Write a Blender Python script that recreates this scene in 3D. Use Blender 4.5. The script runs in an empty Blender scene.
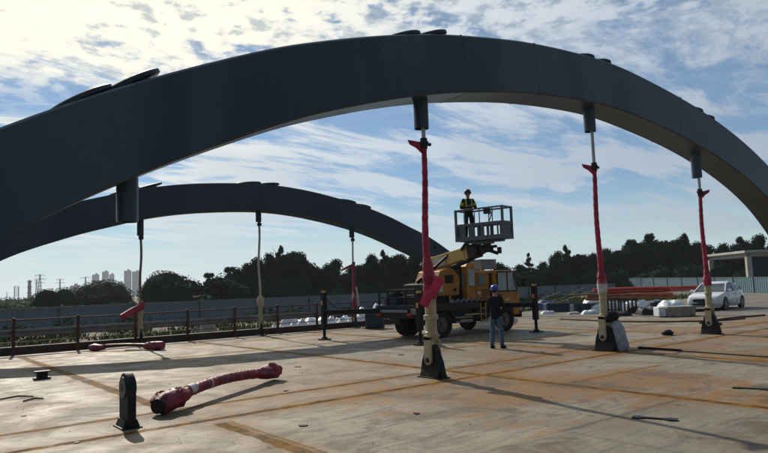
import bpy, bmesh, math, random
from mathutils import Vector, Matrix, Euler, noise as mnoise
R = math.radians
scene = bpy.context.scene
col = scene.collection

# ---------------------------------------------------------------- camera
CAM_H, FPX = 1.85, 640.0
PITCH, ROLL, YAW = R(5.39), R(-2.0), R(38.53)
_cp, _sp, _cy, _sy = math.cos(PITCH), math.sin(PITCH), math.cos(YAW), math.sin(YAW)
FW = Vector((_sy * _cp, _cy * _cp, _sp))
_rt = Vector((_cy, -_sy, 0)); _up = _rt.cross(FW)
_c, _s = math.cos(ROLL), math.sin(ROLL)
CR = _c * _rt + _s * _up
CU = -_s * _rt + _c * _up
camd = bpy.data.cameras.new('camera'); cam = bpy.data.objects.new('camera', camd); col.objects.link(cam)
camd.sensor_fit = 'HORIZONTAL'; camd.sensor_width = 36.0; camd.lens = 36.0 * FPX / 768.0
camd.clip_start = 0.1; camd.clip_end = 6000
cam.matrix_world = Matrix(((CR.x, CU.x, -FW.x, 0), (CR.y, CU.y, -FW.y, 0), (CR.z, CU.z, -FW.z, CAM_H), (0, 0, 0, 1)))
scene.camera = cam

def ray(x, y): return FW * FPX + CR * (x - 384) - CU * (y - 226.5)
def on_ground(x, y, z=0.0):
    d = ray(x, y); t = (z - CAM_H) / d.z
    return Vector((d.x * t, d.y * t, z))
def at_Y(x, y, Y):
    d = ray(x, y); return Vector((d.x * Y / d.y, Y, CAM_H + d.z * Y / d.y))
def at_dist(x, y, dist):
    d = ray(x, y); t = dist / math.hypot(d.x, d.y)
    return Vector((d.x * t, d.y * t, CAM_H + d.z * t))

# ---------------------------------------------------------------- sky, sun, exposure
SUN_AZ, SUN_EL = R(11.0), R(35.0)       # azimuth from +Y towards +X
SUN_DIR = Vector((math.sin(SUN_AZ) * math.cos(SUN_EL), math.cos(SUN_AZ) * math.cos(SUN_EL), math.sin(SUN_EL)))
scene.view_settings.view_transform = 'Standard'
scene.view_settings.look = 'None'
scene.view_settings.gamma = 1.0
scene.view_settings.use_curve_mapping = False
scene.view_settings.exposure = -0.12

world = bpy.data.worlds.new('World'); scene.world = world; world.use_nodes = True
nt = world.node_tree; N = nt.nodes; Lk = nt.links; N.clear()
def nd(tree, typ, **kw):
    n = tree.nodes.new(typ)
    for k, v in kw.items(): setattr(n, k, v)
    return n
def mth(tree, op, a, b=None, c=None, clamp=False):
    n = tree.nodes.new('ShaderNodeMath'); n.operation = op; n.use_clamp = clamp
    for i, v in enumerate((a, b, c)):
        if v is None: continue
        if isinstance(v, (int, float)): n.inputs[i].default_value = v
        else: tree.links.new(v, n.inputs[i])
    return n.outputs[0]
def vm(tree, op, a, b=None):
    n = tree.nodes.new('ShaderNodeVectorMath'); n.operation = op
    for i, v in enumerate((a, b)):
        if v is None: continue
        if isinstance(v, (tuple, list)): n.inputs[i].default_value = v
        elif isinstance(v, (int, float)): n.inputs['Scale'].default_value = v
        else: tree.links.new(v, n.inputs[i])
    return n
def mr(tree, v, a, b, c=0.0, d=1.0, smooth=True):
    n = tree.nodes.new('ShaderNodeMapRange'); n.interpolation_type = 'SMOOTHSTEP' if smooth else 'LINEAR'
    tree.links.new(v, n.inputs[0])
    for i, x in zip((1, 2, 3, 4), (a, b, c, d)): n.inputs[i].default_value = x
    return n.outputs[0]
def noi(tree, vec, scale, detail=4, rough=0.55, dist=0.0):
    n = tree.nodes.new('ShaderNodeTexNoise'); tree.links.new(vec, n.inputs['Vector'])
    n.inputs['Scale'].default_value = scale; n.inputs['Detail'].default_value = detail
    n.inputs['Roughness'].default_value = rough; n.inputs['Distortion'].default_value = dist
    return n.outputs['Fac']
def mixc(tree, f, a, b, mode='MIX'):
    n = tree.nodes.new('ShaderNodeMix'); n.data_type = 'RGBA'; n.blend_type = mode
    for i, v in ((0, f), (6, a), (7, b)):
        if isinstance(v, (int, float)): n.inputs[i].default_value = v
        elif isinstance(v, (tuple, list)): n.inputs[i].default_value = (*v[:3], 1)
        else: tree.links.new(v, n.inputs[i])
    return n.outputs[2]

sky = nd(nt, 'ShaderNodeTexSky', sky_type='NISHITA', sun_disc=False, sun_elevation=SUN_EL, sun_rotation=SUN_AZ)
sky.air_density = 1.0; sky.dust_density = 0.15; sky.ozone_density = 3.0
tc = nd(nt, 'ShaderNodeTexCoord')
sx = nd(nt, 'ShaderNodeSeparateXYZ'); Lk.new(tc.outputs['Generated'], sx.inputs[0])
zz = mth(nt, 'ADD', mth(nt, 'MAXIMUM', sx.outputs[2], 0.0), 0.10)
cmb = nd(nt, 'ShaderNodeCombineXYZ')
Lk.new(mth(nt, 'DIVIDE', sx.outputs[0], zz), cmb.inputs[0]); Lk.new(mth(nt, 'DIVIDE', sx.outputs[1], zz), cmb.inputs[1])
uv = cmb.outputs[0]
dts = vm(nt, 'DOT_PRODUCT', tc.outputs['Generated'], tuple(SUN_DIR)).outputs['Value']
glow = mth(nt, 'POWER', mth(nt, 'MAXIMUM', dts, 0.0), 14.0)
glow_wide = mth(nt, 'POWER', mth(nt, 'MAXIMUM', dts, 0.0), 4.0)
# big patches, small cirrocumulus cells, long streaks, all on one flat cloud layer
warp = vm(nt, 'ADD', uv, None); wn = nd(nt, 'ShaderNodeTexNoise'); Lk.new(uv, wn.inputs['Vector']); wn.inputs['Scale'].default_value = 1.3; wn.inputs['Detail'].default_value = 3
wsc = vm(nt, 'SCALE', vm(nt, 'SUBTRACT', wn.outputs['Color'], (0.5, 0.5, 0.5)).outputs[0], 0.14); Lk.new(wsc.outputs[0], warp.inputs[1]); uvw = warp.outputs[0]
big = noi(nt, uvw, 0.75, 3, 0.5, 0.0)
cells = noi(nt, uvw, 11.0, 3, 0.5, 0.0)
cells2 = noi(nt, uvw, 26.0, 4, 0.6, 0.2)
mp = nd(nt, 'ShaderNodeMapping'); Lk.new(uvw, mp.inputs[0]); mp.inputs['Rotation'].default_value = (0, 0, R(-30)); mp.inputs['Scale'].default_value = (0.5, 1.35, 1)
streak = noi(nt, mp.outputs[0], 2.3, 9, 0.66, 0.5)
cellmix = mth(nt, 'ADD', mth(nt, 'MULTIPLY', cells, 0.65), mth(nt, 'MULTIPLY', cells2, 0.35))
puff_in = mth(nt, 'ADD', cellmix, mth(nt, 'ADD', mth(nt, 'MULTIPLY', big, 0.9), mth(nt, 'MULTIPLY', glow, 0.14)))
puff = mr(nt, puff_in, 0.90, 1.06)
high = mr(nt, sx.outputs[2], 0.22, 0.40)
puff = mth(nt, 'MULTIPLY', puff, high)
veil = mr(nt, mth(nt, 'ADD', streak, mth(nt, 'MULTIPLY', mth(nt, 'SUBTRACT', big, 0.5), 0.7)), 0.40, 0.57)
veil = mth(nt, 'MULTIPLY', veil, mr(nt, sx.outputs[2], 0.0, 0.14, 0.35, 1.0))
# cloud brightness depends on how close to the sun it is seen (forward scattering)
gl = mr(nt, dts, 0.35, 0.98, smooth=False)
cl_col = mixc(nt, mr(nt, gl, 0.0, 0.75, smooth=False), (3.6, 4.4, 5.4), (7.6, 8.3, 9.0))
cl_col = mixc(nt, mr(nt, gl, 0.72, 1.0), cl_col, (13.0, 12.4, 10.2))
thick = mixc(nt, mr(nt, big, 0.45, 0.62), cl_col, (3.6, 4.3, 5.2))
base = mixc(nt, 1.0, sky.outputs[0], (0.58, 0.84, 1.0), 'MULTIPLY')
base = mixc(nt, 0.35, base, (3.0, 3.9, 4.9))
base = mixc(nt, mr(nt, sx.outputs[2], 0.16, 0.0), base, (6.2, 8.3, 8.1))
back = mr(nt, dts, -0.25, 0.5, 0.45, 1.0)
skyc = mixc(nt, mth(nt, 'MULTIPLY', veil, 0.80), base, mixc(nt, 0.25, cl_col, thick))
mott = mth(nt, 'MULTIPLY', mr(nt, cellmix, 0.36, 0.66), high)
skyc = mixc(nt, mth(nt, 'MULTIPLY', mott, 0.50), skyc, cl_col)
gaps = mth(nt, 'MULTIPLY', mr(nt, cellmix, 0.51, 0.38), high)
skyc = mixc(nt, mth(nt, 'MULTIPLY', gaps, 0.45), skyc, (2.1, 3.2, 4.2))
skyc = mixc(nt, mth(nt, 'MULTIPLY', puff, 0.9), skyc, cl_col)
skyc = vm(nt, 'SCALE', skyc, 1.0); Lk.new(back, skyc.inputs['Scale']); skyc = skyc.outputs[0]      # sky opposite the sun is dimmer
bg = nd(nt, 'ShaderNodeBackground'); bg.inputs[1].default_value = 0.095
Lk.new(skyc, bg.inputs[0])
wo = nd(nt, 'ShaderNodeOutputWorld'); Lk.new(bg.outputs[0], wo.inputs[0])

sl = bpy.data.lights.new('sun', 'SUN'); sun = bpy.data.objects.new('sun', sl); col.objects.link(sun)
sl.energy = 4.9; sl.angle = R(0.6); sl.color = (1.0, 0.90, 0.76)
sun.rotation_euler = SUN_DIR.to_track_quat('Z', 'Y').to_euler(); sun.location = (0, 0, 30)

# ---------------------------------------------------------------- materials
def mat(name, c, c2=None, rough=0.6, metal=0.0, scale=3.0, bump=0.0, bscale=None, spec=0.5, lo=0.35, hi=0.65, stretch=None, detail=5, coat=0.0, trans=0.0):
    m = bpy.data.materials.new(name); m.use_nodes = True; t = m.node_tree
    b = t.nodes['Principled BSDF']
    tcn = nd(t, 'ShaderNodeTexCoord'); v = tcn.outputs['Object']
    if stretch:
        mpn = nd(t, 'ShaderNodeMapping'); t.links.new(v, mpn.inputs[0]); mpn.inputs['Scale'].default_value = stretch; v = mpn.outputs[0]
    f = noi(t, v, scale, detail, 0.6)
    c2 = c2 or tuple(x * 0.72 for x in c)
    cc = mixc(t, mr(t, f, lo, hi), c, c2)
    t.links.new(cc, b.inputs['Base Color'])
    b.inputs['Metallic'].default_value = metal; b.inputs['Specular IOR Level'].default_value = spec
    b.inputs['Coat Weight'].default_value = coat
    t.links.new(mr(t, f, 0.3, 0.7, max(0.02, rough - 0.08), min(1, rough + 0.1), False), b.inputs['Roughness'])
    if bump:
        f2 = noi(t, v, bscale or scale * 6, 4, 0.6)
        bn = nd(t, 'ShaderNodeBump'); bn.inputs['Strength'].default_value = bump; bn.inputs['Distance'].default_value = 0.02
        t.links.new(f2, bn.inputs['Height']); t.links.new(bn.outputs[0], b.inputs['Normal'])
    if trans: b.inputs['Transmission Weight'].default_value = trans
    return m

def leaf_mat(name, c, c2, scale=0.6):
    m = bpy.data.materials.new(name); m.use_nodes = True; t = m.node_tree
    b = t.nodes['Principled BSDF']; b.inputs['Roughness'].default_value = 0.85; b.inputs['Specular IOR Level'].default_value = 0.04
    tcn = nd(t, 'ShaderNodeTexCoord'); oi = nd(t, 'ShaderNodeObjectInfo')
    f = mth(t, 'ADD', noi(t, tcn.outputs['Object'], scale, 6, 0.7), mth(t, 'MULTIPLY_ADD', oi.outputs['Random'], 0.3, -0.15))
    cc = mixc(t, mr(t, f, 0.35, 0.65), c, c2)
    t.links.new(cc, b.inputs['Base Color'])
    tr = nd(t, 'ShaderNodeBsdfTranslucent'); t.links.new(cc, tr.inputs[0])
    ms = nd(t, 'ShaderNodeMixShader'); ms.inputs[0].default_value = 0.10
    t.links.new(b.outputs[0], ms.inputs[1]); t.links.new(tr.outputs[0], ms.inputs[2])
    t.links.new(ms.outputs[0], t.nodes['Material Output'].inputs[0])
    return m

M = {}
M['arch'] = mat('arch_paint_with_reflections', (0.018, 0.040, 0.066), (0.038, 0.070, 0.108), rough=0.36, scale=0.55, stretch=(1, .2, .18), bump=0.05, lo=.42, hi=.58, bscale=1.2, spec=0.5)  # lighter vertical bands in the paint imitate soft reflections on the steel
M['arch_far'] = mat('arch_paint_grey', (0.028, 0.050, 0.074), (0.038, 0.062, 0.088), rough=0.5, scale=0.5, stretch=(1, 1, .35), spec=0.15)
M['dark_steel'] = mat('dark_steel', (0.02, 0.025, 0.03), (0.035, 0.038, 0.042), rough=0.5, scale=8, bump=0.1, spec=0.15)
M['lug'] = mat('lug_steel', (0.010, 0.014, 0.018), (0.022, 0.026, 0.028), rough=0.55, scale=9, bump=0.2, spec=0.15)
M['brightred'] = mat('bright_red_wrap', (0.62, 0.03, 0.11), (0.45, 0.02, 0.08), rough=0.5, scale=4, bump=0.5, bscale=14)
M['boss'] = mat('boss_face', (0.07, 0.08, 0.085), (0.04, 0.045, 0.05), rough=0.5, scale=9, bump=0.1)
M['rod'] = mat('galvanised_rod', (0.45, 0.47, 0.48), rough=0.38, metal=0.7, scale=12)
M['red'] = mat('red_wrap', (0.42, 0.016, 0.07), (0.22, 0.008, 0.035), rough=0.55, scale=4, bump=0.9, bscale=20)
M['maroon'] = mat('maroon_wrap', (0.30, 0.016, 0.05), (0.10, 0.006, 0.02), rough=0.5, scale=7, bump=0.8, bscale=24)
M['cream'] = mat('cream_paint', (0.46, 0.42, 0.27), (0.36, 0.31, 0.19), rough=0.5, scale=6, bump=0.1)
M['whitecable'] = mat('white_sheath', (0.5, 0.48, 0.42), (0.40, 0.37, 0.3), rough=0.6, scale=6)
M['whiteband'] = mat('white_band', (0.62, 0.60, 0.6), rough=0.6, scale=9)
M['yellow'] = mat('truck_yellow', (0.46, 0.20, 0.012), (0.30, 0.125, 0.01), rough=0.42, scale=3, spec=0.5)
M['boomyellow'] = mat('boom_yellow', (0.62, 0.43, 0.13), (0.52, 0.34, 0.09), rough=0.45, scale=4)
M['boomwhite'] = mat('boom_plate', (0.6, 0.6, 0.58), rough=0.45, scale=5)
M['black'] = mat('black_paint', (0.012, 0.012, 0.013), (0.022, 0.02, 0.018), rough=0.5, scale=6, spec=0.15)
M['rubber'] = mat('rubber', (0.016, 0.016, 0.017), (0.03, 0.028, 0.025), rough=0.85, scale=10, bump=0.3, spec=0.15)
M['rim'] = mat('rim_steel', (0.16, 0.15, 0.14), rough=0.5, metal=0.4, scale=10)
M['glass'] = mat('dark_glass', (0.03, 0.045, 0.05), (0.04, 0.06, 0.065), rough=0.06, scale=2, spec=0.9)
M['reflglass'] = mat('glass_painted_reflection', (0.28, 0.36, 0.38), (0.2, 0.27, 0.3), rough=0.12, scale=2, spec=0.8)  # pale reflection on the panes put into the glass base colour
M['grey_panel'] = mat('grey_panel', (0.22, 0.25, 0.27), rough=0.5, scale=4)
M['basket'] = mat('basket_steel', (0.07, 0.085, 0.10), (0.11, 0.12, 0.135), rough=0.45, metal=0.3, scale=8)
M['carwhite'] = mat('car_white', (0.74, 0.76, 0.78), (0.68, 0.70, 0.72), rough=0.22, scale=1.5, coat=0.5)
M['lamp'] = mat('lamp_glass', (0.75, 0.78, 0.8), rough=0.1, scale=4, spec=0.8)
M['redlamp'] = mat('red_lamp', (0.5, 0.02, 0.02), rough=0.2, scale=4)
M['orange'] = mat('orange_plastic', (0.8, 0.25, 0.05), rough=0.5, scale=5)
M['rail'] = mat('railing_red', (0.075, 0.010, 0.014), (0.04, 0.008, 0.01), rough=0.6, scale=6)
M['kerb'] = mat('rusty_kerb', (0.035, 0.022, 0.018), (0.06, 0.034, 0.022), rough=0.8, scale=3)
M['beam'] = mat('guard_beam', (0.20, 0.21, 0.22), rough=0.5, metal=0.2, scale=3)
M['fence'] = mat('fence_sheet', (0.17, 0.215, 0.265), (0.21, 0.255, 0.30), rough=0.6, scale=0.9, stretch=(1, 1, .5), spec=0.15)
M['fence_blue'] = mat('fence_sheet_blue', (0.16, 0.27, 0.31), (0.13, 0.22, 0.27), rough=0.6, scale=0.9)
M['fencepost'] = mat('fence_post', (0.08, 0.10, 0.12), rough=0.6, scale=3)
M['jeans'] = mat('denim', (0.075, 0.15, 0.23), (0.05, 0.10, 0.17), rough=0.9, scale=14, bump=0.4)
M['jacket'] = mat('dark_jacket', (0.006, 0.008, 0.014), (0.011, 0.013, 0.02), rough=0.9, scale=9, bump=0.4, spec=0.15)
M['work'] = mat('work_clothes', (0.010, 0.012, 0.016), (0.016, 0.018, 0.02), rough=0.9, scale=9, bump=0.4, spec=0.15)
M['hivis'] = mat('hivis', (0.48, 0.55, 0.06), (0.4, 0.45, 0.05), rough=0.8, scale=9)
M['skin'] = mat('skin', (0.42, 0.25, 0.17), (0.36, 0.2, 0.13), rough=0.55, scale=12)
M['hair'] = mat('hair', (0.012, 0.010, 0.009), rough=0.6, scale=20)
M['bluehelmet'] = mat('blue_helmet', (0.03, 0.06, 0.36), (0.025, 0.05, 0.28), rough=0.3, scale=6)
M['darkhelmet'] = mat('dark_helmet', (0.035, 0.03, 0.035), rough=0.35, scale=6, spec=0.15)
M['shoe'] = mat('shoe', (0.015, 0.014, 0.014), rough=0.7, scale=8, spec=0.15)
M['bark'] = mat('bark', (0.06, 0.045, 0.035), (0.035, 0.028, 0.022), rough=0.9, scale=5, bump=0.5)
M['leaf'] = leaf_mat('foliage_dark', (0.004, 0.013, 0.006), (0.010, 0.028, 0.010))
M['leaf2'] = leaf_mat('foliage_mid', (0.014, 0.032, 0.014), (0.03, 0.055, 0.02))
M['leaf3'] = leaf_mat('foliage_bright', (0.035, 0.065, 0.018), (0.07, 0.095, 0.03))
M['soil'] = mat('rough_ground', (0.07, 0.075, 0.04), (0.15, 0.13, 0.09), rough=0.95, scale=0.25, bump=0.6, bscale=3, detail=8)
M['asphalt'] = mat('approach_road', (0.085, 0.082, 0.075), (0.15, 0.135, 0.11), rough=0.9, scale=0.3, bump=0.3, bscale=9, detail=8)
M['slabside'] = mat('slab_side', (0.22, 0.2, 0.17), rough=0.9, scale=2)
M['concrete'] = mat('pale_concrete', (0.42, 0.43, 0.41), (0.34, 0.34, 0.32), rough=0.85, scale=1.2, bump=0.2)
M['block'] = mat('block_concrete', (0.33, 0.32, 0.28), (0.25, 0.24, 0.2), rough=0.9, scale=3, bump=0.3)
M['tower'] = mat('tower_wall', (0.30, 0.31, 0.33), (0.26, 0.27, 0.30), rough=0.8, scale=0.05)
M['towerwin'] = mat('tower_window', (0.06, 0.08, 0.1), rough=0.3, scale=0.1)
M['lattice'] = mat('lattice_steel', (0.10, 0.11, 0.12), rough=0.6, scale=1)
M['tarp'] = mat('white_tarp', (0.74, 0.78, 0.82), (0.5, 0.55, 0.6), rough=0.5, scale=2.2, bump=0.8, bscale=5)
M['bluetarp'] = mat('blue_tarp', (0.05, 0.09, 0.17), (0.03, 0.055, 0.11), rough=0.6, scale=2.2, bump=0.6, bscale=5)
M['rust'] = mat('rusty_steel', (0.34, 0.12, 0.05), (0.2, 0.07, 0.03), rough=0.8, scale=4, bump=0.3)
M['redsteel'] = mat('red_oxide_steel', (0.50, 0.05, 0.045), (0.34, 0.04, 0.035), rough=0.6, scale=3)
M['wood'] = mat('weathered_timber', (0.2, 0.15, 0.1), (0.13, 0.1, 0.07), rough=0.85, scale=3, stretch=(.3, 3, 3))
M['sack'] = mat('white_sack', (0.36, 0.40, 0.48), (0.26, 0.29, 0.36), rough=0.8, scale=6, bump=0.8, bscale=14)
M['hose'] = mat('black_hose', (0.02, 0.02, 0.022), rough=0.6, scale=5, spec=0.15)
M['container'] = mat('blue_container', (0.045, 0.07, 0.11), (0.03, 0.05, 0.08), rough=0.55, scale=2, spec=0.15)

def deck_material():
    m = bpy.data.materials.new('concrete_deck'); m.use_nodes = True; t = m.node_tree
    b = t.nodes['Principled BSDF']
    v = nd(t, 'ShaderNodeTexCoord').outputs['Object']
    sp = nd(t, 'ShaderNodeSeparateXYZ'); t.links.new(v, sp.inputs[0]); X, Y = sp.outputs[0], sp.outputs[1]
    n_big = noi(t, v, 0.22, 5, 0.6, 0.4)
    n_mid = noi(t, v, 1.1, 6, 0.65, 0.6)
    n_fine = noi(t, v, 14, 6, 0.7)
    mpn = nd(t, 'ShaderNodeMapping'); t.links.new(v, mpn.inputs[0]); mpn.inputs['Scale'].default_value = (0.5, 3.2, 1); mpn.inputs['Rotation'].default_value = (0, 0, R(6))
    n_str = noi(t, mpn.outputs[0], 1.6, 7, 0.62, 0.5)          # trowel / drag streaks along the bridge
    base = mixc(t, mr(t, n_mid, 0.38, 0.62), (0.295, 0.262, 0.195), (0.20, 0.178, 0.134))
    base = mixc(t, mth(t, 'MULTIPLY', mr(t, n_str, 0.5, 0.72), 0.45), base, (0.37, 0.33, 0.25))
    base = mixc(t, mth(t, 'MULTIPLY', mr(t, n_str, 0.49, 0.32), 0.8), base, (0.095, 0.09, 0.075))
    # rust-brown wash, stronger near the camera and towards the right
    reg = mth(t, 'MULTIPLY', mr(t, Y, 15.0, 7.5, 0.30, 1.0), mr(t, X, 1.0, 6.0, 0.7, 1.0))
    pc0 = nd(t, 'ShaderNodeCombineXYZ'); t.links.new(mth(t, 'FLOOR', mth(t, 'DIVIDE', mth(t, 'SUBTRACT', X, 3.85), 2.93)), pc0.inputs[1]); t.links.new(mth(t, 'FLOOR', mth(t, 'DIVIDE', mth(t, 'SUBTRACT', Y, 0.9), 4.12)), pc0.inputs[0])
    wn0 = nd(t, 'ShaderNodeTexWhiteNoise', noise_dimensions='2D'); t.links.new(pc0.outputs[0], wn0.inputs['Vector'])
    reg = mth(t, 'MULTIPLY', reg, mr(t, wn0.outputs['Value'], 0.2, 0.8, 0.8, 1.35, False), clamp=True)
    wash = mth(t, 'MULTIPLY', mr(t, mth(t, 'ADD', mth(t, 'MULTIPLY', n_big, 0.75), mth(t, 'MULTIPLY', n_str, 0.25)), 0.44, 0.54), reg)
    base = mixc(t, wash, base, (0.225, 0.108, 0.024))
    # panels cast at different times: each bay between joints has its own tone and its own amount of rust wash
    pc = nd(t, 'ShaderNodeCombineXYZ')
    t.links.new(mth(t, 'FLOOR', mth(t, 'DIVIDE', mth(t, 'SUBTRACT', X, 3.85), 2.93)), pc.inputs[0]); t.links.new(mth(t, 'FLOOR', mth(t, 'DIVIDE', mth(t, 'SUBTRACT', Y, 0.9), 4.12)), pc.inputs[1])
    wnz = nd(t, 'ShaderNodeTexWhiteNoise', noise_dimensions='2D'); t.links.new(pc.outputs[0], wnz.inputs['Vector'])
    base = mixc(t, mr(t, wnz.outputs['Value'], 0.0, 1.0, 0.0, 0.42, False), base, (0.12, 0.115, 0.10))
    # joints
    wob = mth(t, 'MULTIPLY_ADD', noi(t, v, 2.2, 5, 0.7), 0.16, -0.08)
    wob2 = mth(t, 'MULTIPLY_ADD', noi(t, v, 5.0, 4, 0.7), 0.10, -0.05)
    def joint(coord, c, w, amt, lim=None, soft=None):
        d = mth(t, 'ABSOLUTE', mth(t, 'SUBTRACT', mth(t, 'ADD', coord, wob), c))
        w *= 1.6; core = mr(t, d, w, w * 0.45)
        halo = mth(t, 'MULTIPLY', mr(t, d, (soft or w * 4), 0.0), 0.45)
        f = mth(t, 'MULTIPLY', mth(t, 'MAXIMUM', core, halo), amt)
        if lim:
            co, lo_, hi_ = lim
            f = mth(t, 'MULTIPLY', f, mth(t, 'MULTIPLY', mr(t, co, lo_ - .15, lo_ + .15), mr(t, co, hi_ + .15, hi_ - .15)))
        return f
    brown = None; cores_ = None
    for args in ((Y, 10.38, .085, .9), (Y, 9.15, .085, .95), (X, 3.9, .10, .9, (Y, 0, 8.9)), (X, 3.75, .12, .9, (Y, 10.5, 24)), (X, 4.05, .04, .8, (Y, 0, 8.9)),
                 (X, 9.72, .095, .95), (X, 14.85, .10, .95), (X, 20.8, .11, .9), (X, 26.2, .12, .85), (Y, 7.22, .05, .8, (X, 9.9, 13.2)),
                 (Y, 18.65, .10, .85, (X, 5.5, 30)), (Y, 13.6, .09, .85, (X, 12.3, 30)), (Y, 22.4, .12, .8, (X, 3, 28)), (Y, 6.1, .07, .8, (X, 15, 36)), (Y, 2.2, .06, .7)):
        f = joint(*args); brown = f if brown is None else mth(t, 'MAXIMUM', brown, f)
    cores_ = mth(t, 'MULTIPLY', mr(t, brown, 0.80, 0.92), mr(t, noi(t, v, 3.0, 5, 0.7), 0.42, 0.58))
    brown = mth(t, 'MULTIPLY', brown, mr(t, n_mid, 0.2, 0.45, 0.75, 1.0))
    base = mixc(t, brown, base, (0.20, 0.092, 0.006))
    base = mixc(t, mth(t, 'MULTIPLY', cores_, 0.75), base, (0.045, 0.022, 0.008))
    # thin dark cracks
    dark = None
    for args in ((Y, 5.03, .022, .8, (X, 6.7, 9.6)), (X, 6.7, .018, .6, (Y, 11, 17)), (X, 12.1, .02, .5, (Y, 11, 24)), (X, 6.72, .016, .5, (Y, 1, 5.2)), (Y, 9.68, .01, .5, (X, 12, 15)), (X, 17.8, .02, .5, (Y, 3, 14))):
        f = joint(*args); dark = f if dark is None else mth(t, 'MAXIMUM', dark, f)
    base = mixc(t, dark, base, (0.05, 0.042, 0.035))
    # irregular damp stains between the joints near the hangers
    stn = mth(t, 'MULTIPLY', mr(t, noi(t, v, 0.8, 7, 0.7, 1.0), 0.50, 0.62), 0.75)
    base = mixc(t, stn, base, (0.085, 0.062, 0.038))
    base = mixc(t, mr(t, n_fine, 0.35, 0.75, 0.0, 0.42), base, (0.12, 0.11, 0.09))
    spots = mr(t, noi(t, v, 5.5, 2, 0.5), 0.735, 0.76)
    base = mixc(t, mth(t, 'MULTIPLY', spots, 0.8), base, (0.05, 0.045, 0.04))
    t.links.new(base, b.inputs['Base Color'])
    t.links.new(mr(t, n_mid, 0.3, 0.7, 0.5, 0.8, False), b.inputs['Roughness'])
    t.links.new(mth(t, 'MULTIPLY_ADD', brown, -0.2, 0.2), b.inputs['Specular IOR Level'])
    h = mth(t, 'ADD', mth(t, 'MULTIPLY', n_str, 1.0), mth(t, 'ADD', mth(t, 'MULTIPLY', n_fine, 0.35), mth(t, 'MULTIPLY', brown, 0.6)))
    bn = nd(t, 'ShaderNodeBump'); bn.inputs['Strength'].default_value = 0.55; bn.inputs['Distance'].default_value = 0.03
    t.links.new(h, bn.inputs['Height']); t.links.new(bn.outputs[0], b.inputs['Normal'])
    return m
M['deck'] = deck_material()

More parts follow.
